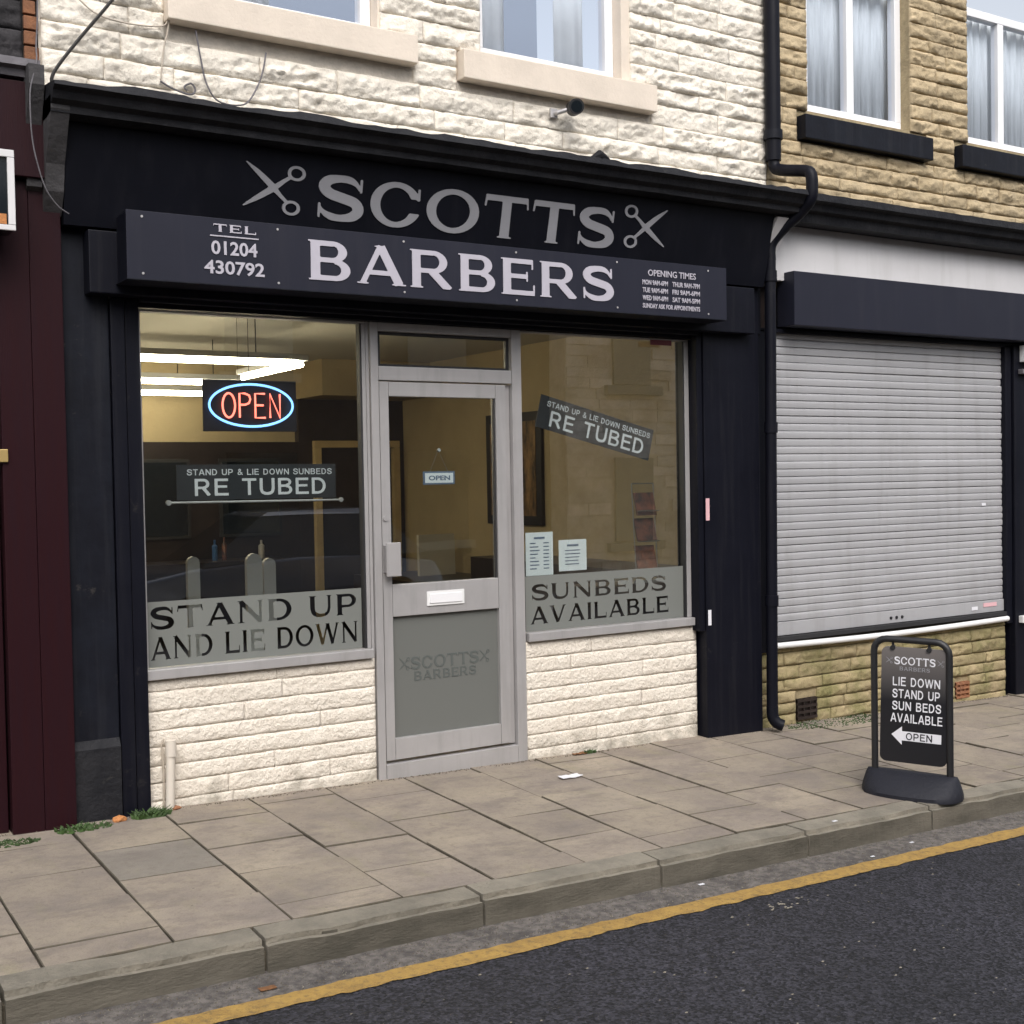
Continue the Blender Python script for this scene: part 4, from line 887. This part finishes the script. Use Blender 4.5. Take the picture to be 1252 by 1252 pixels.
# side bracket between the two cornices
under(MB().prism([(-.06, 2.98), (-.14, 3.02), (-.15, 3.10), (-.12, 3.16), (-.16, 3.30), (-.25, 3.46), (-.25, 3.55), (-.03, 3.57), (-.03, 2.98)], 'x', 1.20, 1.268).build('console_bracket', 'bracket_grey'), b0)
ls = thing('projecting_sign', 'white framed light box sign at the left edge on the maroon shopfront', 'sign')
MB().box(.55, 1.108, -.315, -.162, 2.775, 3.125, .004).build('sign_face', 'dark_glass', ls)
MB().box(.55, 1.112, -.33, -.3155, 3.095, 3.128, .003).box(.55, 1.112, -.33, -.3155, 2.772, 2.796, .003).box(1.082, 1.112, -.33, -.3155, 2.797, 3.094, .003).build('frame', 'frieze', ls)
MB().box(.9, 1.075, -.32, -.3156, 2.80, 2.845).build('print', 'orange_brick', ls)

# ------------------------------------------------------------------ pipes, cables, small fittings
dp = thing('drainpipe', 'black downpipe between the cream and the brown building, bending over the cornice', 'drainpipe')
MB().cyl((5.972, -.068, 3.72), (5.972, -.068, 5.2), .052, 20).build('upper_pipe', 'navy', dp, smooth=True)
MB().cyl((5.972, -.068, 3.86), (5.972, -.068, 3.92), .064, 20).build('collar', 'navy_worn', dp, smooth=True)
MB().tube(catmull([(5.972, -.068, 3.74), (5.974, -.08, 3.675), (5.985, -.14, 3.645), (6.0, -.33, 3.60), (6.003, -.375, 3.57), (6.003, -.385, 3.50), (6.0, -.375, 3.41), (5.98, -.30, 3.335), (5.91, -.18, 3.22), (5.872, -.135, 3.14), (5.866, -.135, 3.04)], 6), .039, 16).build('swan_neck', 'navy', dp, smooth=True)
MB().cyl((5.838, -.135, .06), (5.866, -.135, 3.07), .038, 20).build('lower_pipe', 'navy', dp, smooth=True)
for z in (2.90, 1.9, .75): MB().cyl((5.8375 + z * .0093, -.135, z), (5.8385 + z * .0093, -.135, z + .07), .045, 20).build('collar', 'navy', dp, smooth=True)
MB().tube(catmull([(5.838, -.135, .08), (5.838, -.14, .01), (5.855, -.16, -.03), (5.885, -.185, -.048)], 5), .039, 16).build('shoe', 'navy', dp, smooth=True)
st = thing('pipe_stub', 'short cream painted pipe standing against the left wall base', 'pipe')
MB().tube([(1.828, -.045, .34), (1.818, -.045, -.005)], .022, 14).build('pipe', 'pipe_cream', st, smooth=True)
MB().cyl((1.829, -.045, .27), (1.829, -.045, .35), .027, 14).build('cap', 'pipe_cream', st, smooth=True)
MB().tube(catmull([(1.80, -.03, .36), (1.785, -.03, .33), (1.79, -.03, .29), (1.795, -.025, .10), (1.79, -.02, .0)], 4), .005, 6).build('thin_cable', 'cream_cable', st, smooth=True)
def cable(label, pts, r, mt, nm='cable'):
    return tag(MB().tube(catmull(pts, 6), r, 7).build(nm, mt, smooth=True), label, 'cable')
cable('black cable slanting up the cream wall from the left end of the cornice', [(1.335, -.10, 3.50), (1.342, -.10, 3.57), (1.45, -.10, 3.73), (1.60, -.10, 3.93), (1.78, -.10, 4.18), (2.0, -.10, 4.5)], .0085, 'black_cable')
cable('thin cream cable looping over the neighbouring bracket down to the fascia corner', [(1.295, -.03, 4.4), (1.29, -.04, 3.9), (1.275, -.06, 3.70), (1.240, -.225, 3.57), (1.205, -.25, 3.43), (1.203, -.25, 3.30), (1.210, -.24, 3.21), (1.225, -.24, 3.12), (1.265, -.22, 3.00), (1.32, -.20, 2.93), (1.375, -.18, 2.90)], .0035, 'lead')
cable('cream cable sagging along the top left of the cream wall', [(1.42, -.03, 4.02), (1.55, -.035, 3.91), (1.70, -.035, 3.885), (1.878, -.035, 3.90), (1.915, -.035, 3.95), (1.905, -.035, 3.87), (1.887, -.035, 3.80), (1.866, -.035, 3.635)], .004, 'cream_cable')
cable('short looped wire end on the cream wall above the cornice', [(1.866, -.03, 3.63), (1.93, -.035, 3.60), (2.014, -.035, 3.585), (2.04, -.035, 3.61), (2.02, -.035, 3.64), (1.985, -.035, 3.62), (2.0, -.035, 3.60)], .005, 'lead')
cable('thin wire hanging in a U below the left window sill', [(2.05, -.035, 3.91), (2.073, -.035, 3.77), (2.10, -.035, 3.651), (2.162, -.035, 3.572), (2.293, -.035, 3.575), (2.361, -.035, 3.661), (2.40, -.035, 3.76), (2.42, -.035, 3.86)], .0045, 'lead')
cf = thing('security_camera', 'small black round security light under the right cream window sill', 'security camera')
MB().cyl((4.325, -.09, 3.83), (4.29, -.175, 3.815), .046, 24).build('housing', 'black_plastic', cf, smooth=True)
MB().cyl((4.2895, -.176, 3.8148), (4.288, -.179, 3.814), .034, 24).build('lens', 'dark_glass', cf, smooth=True)
MB().tube([(4.225, 0, 3.80), (4.235, -.06, 3.80), (4.31, -.10, 3.825)], .014, 10).build('bracket', 'alu', cf, smooth=True)
MB().box(4.20, 4.25, -.035, -.02, 3.775, 3.83, .003).build('wall_plate', 'alu', cf)
for (x0, x1, z0, z1, mt, lab) in ((5.322, 5.352, 1.335, 1.478, 'pink', 'narrow pink and white sticker on the black right pilaster'), (5.330, 5.356, .655, .755, 'white_sticker', 'small white sticker low on the black right pilaster')):
    tag(bx('sticker', mt, None, x0, x1, -.0885, -.0862, z0, z1, 0), lab, 'sticker')
tag(bx('sticker', 'red_sticker', None, 4.93, 5.10, -.034, -.031, 2.455, 2.488, 0), 'dark red sticker under the right end of the sign box', 'sticker')
tag(bx('sticker', 'pink', None, 8.20, 8.36, -.008, -.0052, .565, .595, 0), 'pink sticker on the bottom bar of the roller shutter', 'sticker')
tag(bx('sticker', 'white_sticker', None, 8.06, 8.13, -.008, -.0052, .548, .575, 0), 'white sticker on the bottom bar of the roller shutter', 'sticker')
tag(bx('sticker', 'white_sticker', None, 8.20, 8.25, .0025, .005, 1.352, 1.372, 0), 'tiny white label on the upper right of the roller shutter', 'sticker')

# ------------------------------------------------------------------ A-board
ab = thing('pavement_sign', 'black swinging pavement sign reading LIE DOWN STAND UP SUN BEDS AVAILABLE by the kerb', 'sign')
pA = Vector((5.265, -1.52, 0)); pB = Vector((5.455, -1.865, 0)); cN = (pA + pB) / 2; ud = (pB - pA).normalized(); Lh = (pB - pA).length / 2
nd = Vector((ud.y, -ud.x, 0))
if nd.y > 0: nd = -nd
if nd.x > 0: nd = Vector((-abs(nd.x), nd.y, 0))
gz = pave(cN.x, cN.y)
def AW(u, n_, z): return cN + ud * u + nd * n_ + Vector((0, 0, gz + z - .028 * u))
top = .832; r_ = .07
arc = [(-Lh, .10), (-Lh, top - r_)] + [(-Lh + r_ - r_ * math.cos(a), top - r_ + r_ * math.sin(a)) for a in np.linspace(.3, math.pi / 2, 5)] + [(Lh - r_ + r_ * math.sin(a), top - r_ + r_ * math.cos(a)) for a in np.linspace(0, math.pi / 2 - .3, 5)] + [(Lh, top - r_), (Lh, .10)]
MB().tube([AW(u, 0, z) for u, z in arc], .0185, 12).build('frame', 'black_plastic', ab, smooth=True)
# panel (own local frame so the print fade follows it)
pw = Lh - .021; pb, pt_, rc = .165, .792, .035
out_ = []
for cx_, cz_, a0 in ((pw - rc, pt_ - rc, 0), (-pw + rc, pt_ - rc, 90), (-pw + rc, pb + rc, 180), (pw - rc, pb + rc, 270)):
    out_ += [(cx_ + rc * math.cos(R(a0 + k * 22.5)), cz_ + rc * math.sin(R(a0 + k * 22.5))) for k in range(5)]
pn = MB().prism(out_, 'y', -.006, .006).build('panel', 'board_print', ab)
ang = math.atan2(ud.y, ud.x)
PM = Matrix.Translation(AW(0, 0, 0)) @ Matrix.Rotation(ang, 4, 'Z') @ Matrix.Rotation(math.atan(.028), 4, 'Y')
pn.matrix_basis = PM
ABF = ((0, -.0072, 0), (1, 0, 0), (0, 0, 1))
def abt(s_, u0, u1, z0, z1, bold=.03, mt='white_sticker'):
    sans_fill('lettering', s_, mt, pn, u0, u1, z0, z1, ABF)
def abl(wd, u0, u1, z0, z1, mt):
    for lp in layout(wd, u0, u1, z0, z1, .06): fill('letter', lp, mt, pn, .001, ABF)
abl('SCOTTS', -.108, .108, .698, .740, 'white_sticker'); abl('x', -.152, -.116, .700, .735, 'silver_dull'); abl('x', .116, .152, .700, .735, 'silver_dull')
abl('BARBERS', -.080, .080, .666, .687, 'silver_dull')
abt('LIE DOWN', -.115, .135, .582, .630); abt('STAND UP', -.115, .135, .516, .564); abt('SUN BEDS', -.115, .142, .450, .498); abt('AVAILABLE', -.122, .150, .384, .432)
arw = [[(-.115, .315), (-.060, .362), (-.060, .336), (.145, .336), (.145, .286), (-.060, .286), (-.060, .262)]]
fill('arrow', arw, 'white_sticker', pn, .001, ABF)
sans_fill('lettering', 'OPEN', 'sign_black', pn, -.04, .100, .292, .330, ((0, -.0085, 0), (1, 0, 0), (0, 0, 1)))
for u in (-.095, .095):
    MB().tube([AW(u, 0, .832), AW(u, 0, .80), AW(u, -.012, .79)], .007, 8).build('hook', 'black_plastic', ab)
    MB().cyl(AW(u, .012, .787), AW(u, -.012, .787), .014, 12).build('hook', 'black_plastic', ab)
# rubber base: lens-shaped footprint rising to a ridge under the posts
vs = []; fs = []; nb = 18; rows = [(1.0, 0.0), (1.0, .022), (.84, .050), (.46, .098), (.18, .120)]
for s_, z in rows:
    for i in range(nb * 2):
        side = 1 if i < nb else -1; t_ = (i if i < nb else i - nb) / (nb - 1) * 2 - 1; t_ = t_ * side
        L_ = .262 if s_ > .9 else .262 - (1 - s_) * .035
        wdt = (.030 + .145 * math.sqrt(max(0, 1 - (abs(t_) ** 2.4)))) * s_ * (1 if side > 0 else .85)
        vs.append(AW(t_ * L_, wdt * side, z - .0))
K = nb * 2
for r in range(len(rows) - 1):
    for i in range(K): fs.append((r * K + i, r * K + (i + 1) % K, (r + 1) * K + (i + 1) % K, (r + 1) * K + i))
fs += [tuple(range(K))[::-1], tuple((len(rows) - 1) * K + i for i in range(K))]
MB().add(vs, fs).build('base', 'rubber', ab, smooth=True)

# ------------------------------------------------------------------ weeds, litter
def tuft(name, label, cx, cy, n_, rad, hgt):
    b_ = MB()
    for k in range(n_):
        a = random.uniform(0, 6.28); rr = rad * math.sqrt(random.random()); x, y = cx + rr * math.cos(a) * 1.5, cy + rr * math.sin(a) * .6
        z = pave(x, y) - .002; h = hgt * random.uniform(.4, 1); ln = random.uniform(-1, 1) * h; l2 = random.uniform(-1, 1) * h * .6; wd = random.uniform(.003, .007)
        vs_ = []
        for q in range(4):
            t_ = q / 3; ww = wd * (1 - .8 * t_) * (1.6 if q == 1 else 1)
            p = Vector((x + ln * t_ * t_, y + l2 * t_ * t_, z + h * (t_ - .25 * t_ * t_)))
            vs_ += [p + Vector((-ww, ww * .4, 0)), p + Vector((ww, -ww * .4, 0))]
        b_.add(vs_, [(0, 1, 3, 2), (2, 3, 5, 4), (4, 5, 7, 6)])
    o = b_.build(name, 'green', smooth=True); return tag(o, label, 'weed')
tuft('weed', 'bright green tuft of weeds at the foot of the black shutter rail', 1.70, -.12, 260, .060, .06)
tuft('weed', 'straggly weeds at the foot of the left pilaster by the maroon shop', 1.37, -.17, 200, .09, .035)
tuft('weed', 'small sprig of weed at the foot of the cream wall right of the door', 4.40, -.045, 50, .03, .035)
tuft('weed', 'low moss and grass at the foot of the maroon boards', 1.02, -.24, 160, .09, .02)
tuft('weed', 'patchy moss at the foot of the low brown wall near the drainpipe', 6.45, -.07, 420, .30, .018)
def lump(name, mt, label, cat, x, y, sx, sy, sz, seed, zf=pave):
    bm = bmesh.new(); bmesh.ops.create_icosphere(bm, subdivisions=2, radius=1)
    for v in bm.verts:
        d_ = 1 + .35 * fbm((v.co.x * 1.6 + seed, v.co.y * 1.6, v.co.z * 1.6)); v.co = Vector((x + v.co.x * sx * d_, y + v.co.y * sy * d_, zf(x, y) + sz * .7 + v.co.z * sz * d_))
    me = bpy.data.meshes.new(name); bm.to_mesh(me); bm.free(); me.materials.append(M[mt]); return tag(link(name, me), label, cat)
lump('brick_fragment', 'orange_brick', 'orange brick fragment between the weeds at the left pilaster', 'rubble', 1.545, -.125, .035, .022, .018, 1)
lump('stone_fragment', 'flag', 'pale stone fragment beside the orange brick piece', 'rubble', 1.46, -.13, .045, .025, .010, 5)
lump('brick_fragment', 'red_brick', 'dark broken lump at the foot of the short cream pipe', 'rubble', 1.835, -.05, .035, .02, .012, 8)
lump('plaster_crumb', 'white_plastic', 'white crumb left of the short cream pipe foot', 'rubble', 1.775, -.045, .02, .014, .008, 12)
def scrap(label, x, y, s_, mt='white_sticker', zf=pave, cat='litter', nm='paper_scrap', asp=.5):
    vs_ = []; n_ = 6
    for i in range(n_):
        for j in range(3):
            u, v = i / (n_ - 1) - .5, j / 2 - .5; px, py = x + u * s_ + random.uniform(-.1, .1) * s_ * .4, y + v * s_ * asp
            vs_.append((px, py, zf(px, py) + .006 + s_ * .10 * abs(fbm((u * 3 + x, v * 3, y)))))
    o = MB().add(vs_, [(i * 3 + j, (i + 1) * 3 + j, (i + 1) * 3 + j + 1, i * 3 + j + 1) for i in range(n_ - 1) for j in range(2)]).build(nm, mt)
    md = o.modifiers.new('th', 'SOLIDIFY'); md.thickness = .0015; return tag(o, label, cat)
scrap('crumpled white paper scrap on the paving in front of the door', 3.944, -.492, .13, asp=.45)
scrap('red brown dead leaf by the cream wall right of the door', 4.32, -.05, .09, 'leaf_brown', nm='dead_leaf', cat='leaf', asp=.4)
scrap('tiny white scrap on the kerb left of the pavement sign', 4.578, -1.87, .03)
rz = lambda x, y: road(x, y) + .004
scrap('tiny white scrap in the gutter below the middle of the kerb', 3.615, -1.985, .030, zf=rz)
scrap('tiny white scrap in the gutter below the pavement sign', 4.60, -2.09, .022, zf=rz)
scrap('tiny white scrap in the gutter right of the pavement sign', 4.95, -2.03, .024, zf=rz)
scrap('reddish scrap of leaf by the yellow line at the bottom left', 1.55, -2.06, .06, 'leaf_brown', zf=rz, nm='dead_leaf', cat='leaf')
# pale chips in the road surface
b_ = MB()
for k in range(170):
    x, y = random.uniform(1.5, 7), random.uniform(-4.2, -2.28); s_ = random.uniform(.003, .009); z = road(x, y) + .001
    b_.add([(x - s_, y, z), (x, y - s_ * .7, z), (x + s_ * 1.2, y, z), (x, y + s_ * .6, z), (x, y, z + s_ * .5)], [(0, 1, 4), (1, 2, 4), (2, 3, 4), (3, 0, 4)])
for k in range(26):
    x, y = 3.75 + random.gauss(0, .10), -2.36 + random.gauss(0, .025); s_ = random.uniform(.004, .010); z = road(x, y) + .001
    b_.add([(x - s_, y, z), (x, y - s_ * .7, z), (x + s_ * 1.2, y, z), (x, y + s_ * .6, z), (x, y, z + s_ * .4)], [(0, 1, 4), (1, 2, 4), (2, 3, 4), (3, 0, 4)])
b_.build('road_chips', 'kerb', kind='stuff', label='pale stone chips pressed into the dark road surface', category='gravel')
# grit along the gutter and at wall bases
b_ = MB()
for k in range(5200):
    x = random.uniform(-1, 9); y = -2.12 + .19 * random.random() ** .8; s_ = random.uniform(.002, .006); z = rz(x, y)
    b_.add([(x - s_, y, z), (x, y - s_, z), (x + s_, y, z), (x, y + s_, z), (x, y, z + s_)], [(0, 1, 4), (1, 2, 4), (2, 3, 4), (3, 0, 4)])
for k in range(1400):
    x = random.uniform(1.0, 9); y = -.03 - .03 * random.random() ** 2 - (.05 if 5.3 < x < 5.9 or x < 1.7 else 0); s_ = random.uniform(.002, .006); z = pave(x, y)
    b_.add([(x - s_, y, z), (x, y - s_, z), (x + s_, y, z), (x, y + s_, z), (x, y, z + s_)], [(0, 1, 4), (1, 2, 4), (2, 3, 4), (3, 0, 4)])
b2_ = MB()
for k in range(2600):
    x = random.uniform(-1, 9); y = -1.94 - .17 * random.random() ** 1.5; s_ = random.uniform(.002, .0055); z = rz(x, y)
    b2_.add([(x - s_, y, z), (x, y - s_, z), (x + s_, y, z), (x, y + s_, z), (x, y, z + s_)], [(0, 1, 4), (1, 2, 4), (2, 3, 4), (3, 0, 4)])
b2_.build('gravel', 'kerb', kind='stuff', label='pale grit and small stones scattered along the gutter', category='gravel')
b_.build('grit', 'joint', kind='stuff', label='dark grit gathered in the gutter and along the wall foot', category='grit')

# ================================================================== opposite side of the street (seen in the glass)
sheet('opposite_pavement', 'flag', -40, 40, -12.4, -9.45, lambda x, y: -.0226 * x + .0, 8, 2)
bo = thing('terrace_building', 'dark stone terrace across the street, seen reflected in the left window', 'building', (4, -12.4, 0))
under(wall_with_holes(-8, 12.3, -20, -12.0, -.6, 5.6, []).build('wall', 'opp_dark'), bo)
under(MB().prism([(-20.3, 5.5), (-11.8, 5.5), (-16, 7.6)], 'x', -8.2, 12.3).build('roof', 'slate'), bo)
for k in range(6):
    x = -6 + k * 3.1
    for z in (.6, 3.3): w_ = under(MB().box(x, x + 1.1, -12.02, -11.97, z, z + 1.5).build('window', 'dark_glass'), bo); under(MB().box(x - .1, x + 1.2, -12.0, -11.9, z - .15, z - .01).build('sill', 'opp_trim'), bo)
bc = thing('stone_house', 'pale stone house across the street, seen reflected in the right window', 'building', (15, -12, 0))
cw = under(MB().box(12.305, 15.6, -20, -11.512, -.7, 5.8).build('wall', 'opp_stone'), bc)
z = -.5
while z < 5.75:
    h = random.uniform(.16, .22); x = 12.31
    while x < 15.58:
        wd = min(random.uniform(.4, .9), 15.59 - x)
        if not (13.2 < x + wd / 2 < 14.35 and (3.1 < z + h / 2 < 4.9 or .3 < z + h / 2 < 2.1)):
            o = MB().box(x + .006, x + wd - .006, -11.50, -11.47 - random.uniform(0, .02), z + .006, z + h - .006).build('stone', 'opp_stone'); under(o, cw)
        x += wd
    z += h
for z0, z1 in ((3.25, 4.75), (.45, 1.95)):
    w_ = under(MB().box(13.35, 14.15, -11.50, -11.45, z0, z1).build('window', 'opp_trim'), bc)
    under(MB().box(13.15, 14.35, -11.46, -11.36, z0 - .18, z0 - .02).build('sill', 'opp_trim'), bc)
under(MB().prism([(-20.2, 5.8), (-11.2, 5.8), (-15.6, 8)], 'x', 12.3, 15.7).build('roof', 'slate'), bc)
br = thing('brick_house', 'grey green rendered house further along across the street', 'building', (20, -12, 0))
under(MB().box(15.75, 30, -20, -12.0, -1, 5.4).build('wall', 'opp_trim'), br)
under(MB().prism([(-20.2, 5.4), (-11.8, 5.4), (-16, 7.4)], 'x', 15.72, 30).build('roof', 'slate'), br)
# parked car across the road
def car(label, x, y):
    t = thing('parked_car', label, 'car'); L2 = 2.05
    secs = [(-2.05, .30, .62, .74, None), (-1.9, .24, .78, .82, None), (-1.1, .22, .92, .86, None), (0, .20, .95, .88, None), (1.2, .22, .92, .86, None), (1.85, .26, .80, .82, None), (2.05, .34, .60, .72, None)]
    vs_ = []; fs_ = []
    for (sx, zb, zt, hw, _) in secs:
        vs_ += [(sx, -hw, zb), (sx, -hw - .02, (zb + zt) / 2), (sx, -hw + .07, zt), (sx, hw - .07, zt), (sx, hw + .02, (zb + zt) / 2), (sx, hw, zb)]
    for i in range(len(secs) - 1):
        for q in range(6): fs_.append((i * 6 + q, (i + 1) * 6 + q, (i + 1) * 6 + (q + 1) % 6, i * 6 + (q + 1) % 6))
    fs_ += [tuple(range(6))[::-1], tuple((len(secs) - 1) * 6 + q for q in range(6))]
    bo_ = MB().add(vs_, fs_).build('body', 'car_paint', t)
    md = bo_.modifiers.new('s', 'BEVEL'); md.width = .04; md.segments = 3
    c0 = [(-1.75, .90), (-1.2, 1.40), (.35, 1.44), (1.15, .92)]
    vs_ = []
    for s_, hw0, hw1 in ((-1, .80, .62), (1, .80, .62)):
        for px, pz in c0: vs_.append((px, s_ * (hw0 if pz < 1 else hw1), pz))
    MB().add(vs_, [(0, 1, 2, 3), (7, 6, 5, 4), (0, 4, 5, 1), (2, 6, 7, 3)]).build('glasshouse', 'dark_glass', t)
    MB().add([(vs_[1][0], vs_[1][1] * 1.02, 1.401), (vs_[2][0], vs_[2][1] * 1.02, 1.441), (vs_[6][0], vs_[6][1] * 1.02, 1.441), (vs_[5][0], vs_[5][1] * 1.02, 1.401), (-1.1, -.55, 1.47), (.25, -.55, 1.48), (.25, .55, 1.48), (-1.1, .55, 1.47)], [(0, 1, 5, 4), (1, 2, 6, 5), (2, 3, 7, 6), (3, 0, 4, 7), (4, 5, 6, 7)]).build('roof', 'car_paint', t)
    for sx in (-1.3, 1.3):
        for sy in (-.80, .80):
            w_ = MB().cyl((sx, sy - .1, .31), (sx, sy + .1, .31), .31, 24).build('wheel', 'tyre', t)
            MB().cyl((sx, sy - .105, .31), (sx, sy + .105, .31), .19, 16).build('rim', 'alu', w_)
    for sy in (-.6, .6): MB().box(2.0, 2.06, sy - .14, sy + .14, .56, .68, .01).build('headlight', 'lamp_glass', t)
    MB().box(2.02, 2.085, -.26, .26, .38, .49, .004).build('number_plate', 'white_plastic', t)
    t.location = (x, y, road(x, y) + .02); t.rotation_euler = (0, R(1.3), R(180)); return t
car('dark grey hatchback parked across the street, seen reflected in the left window', 5.7, -8.4)
print('stones', n1, n2, n3, 'objects', len(bpy.data.objects))
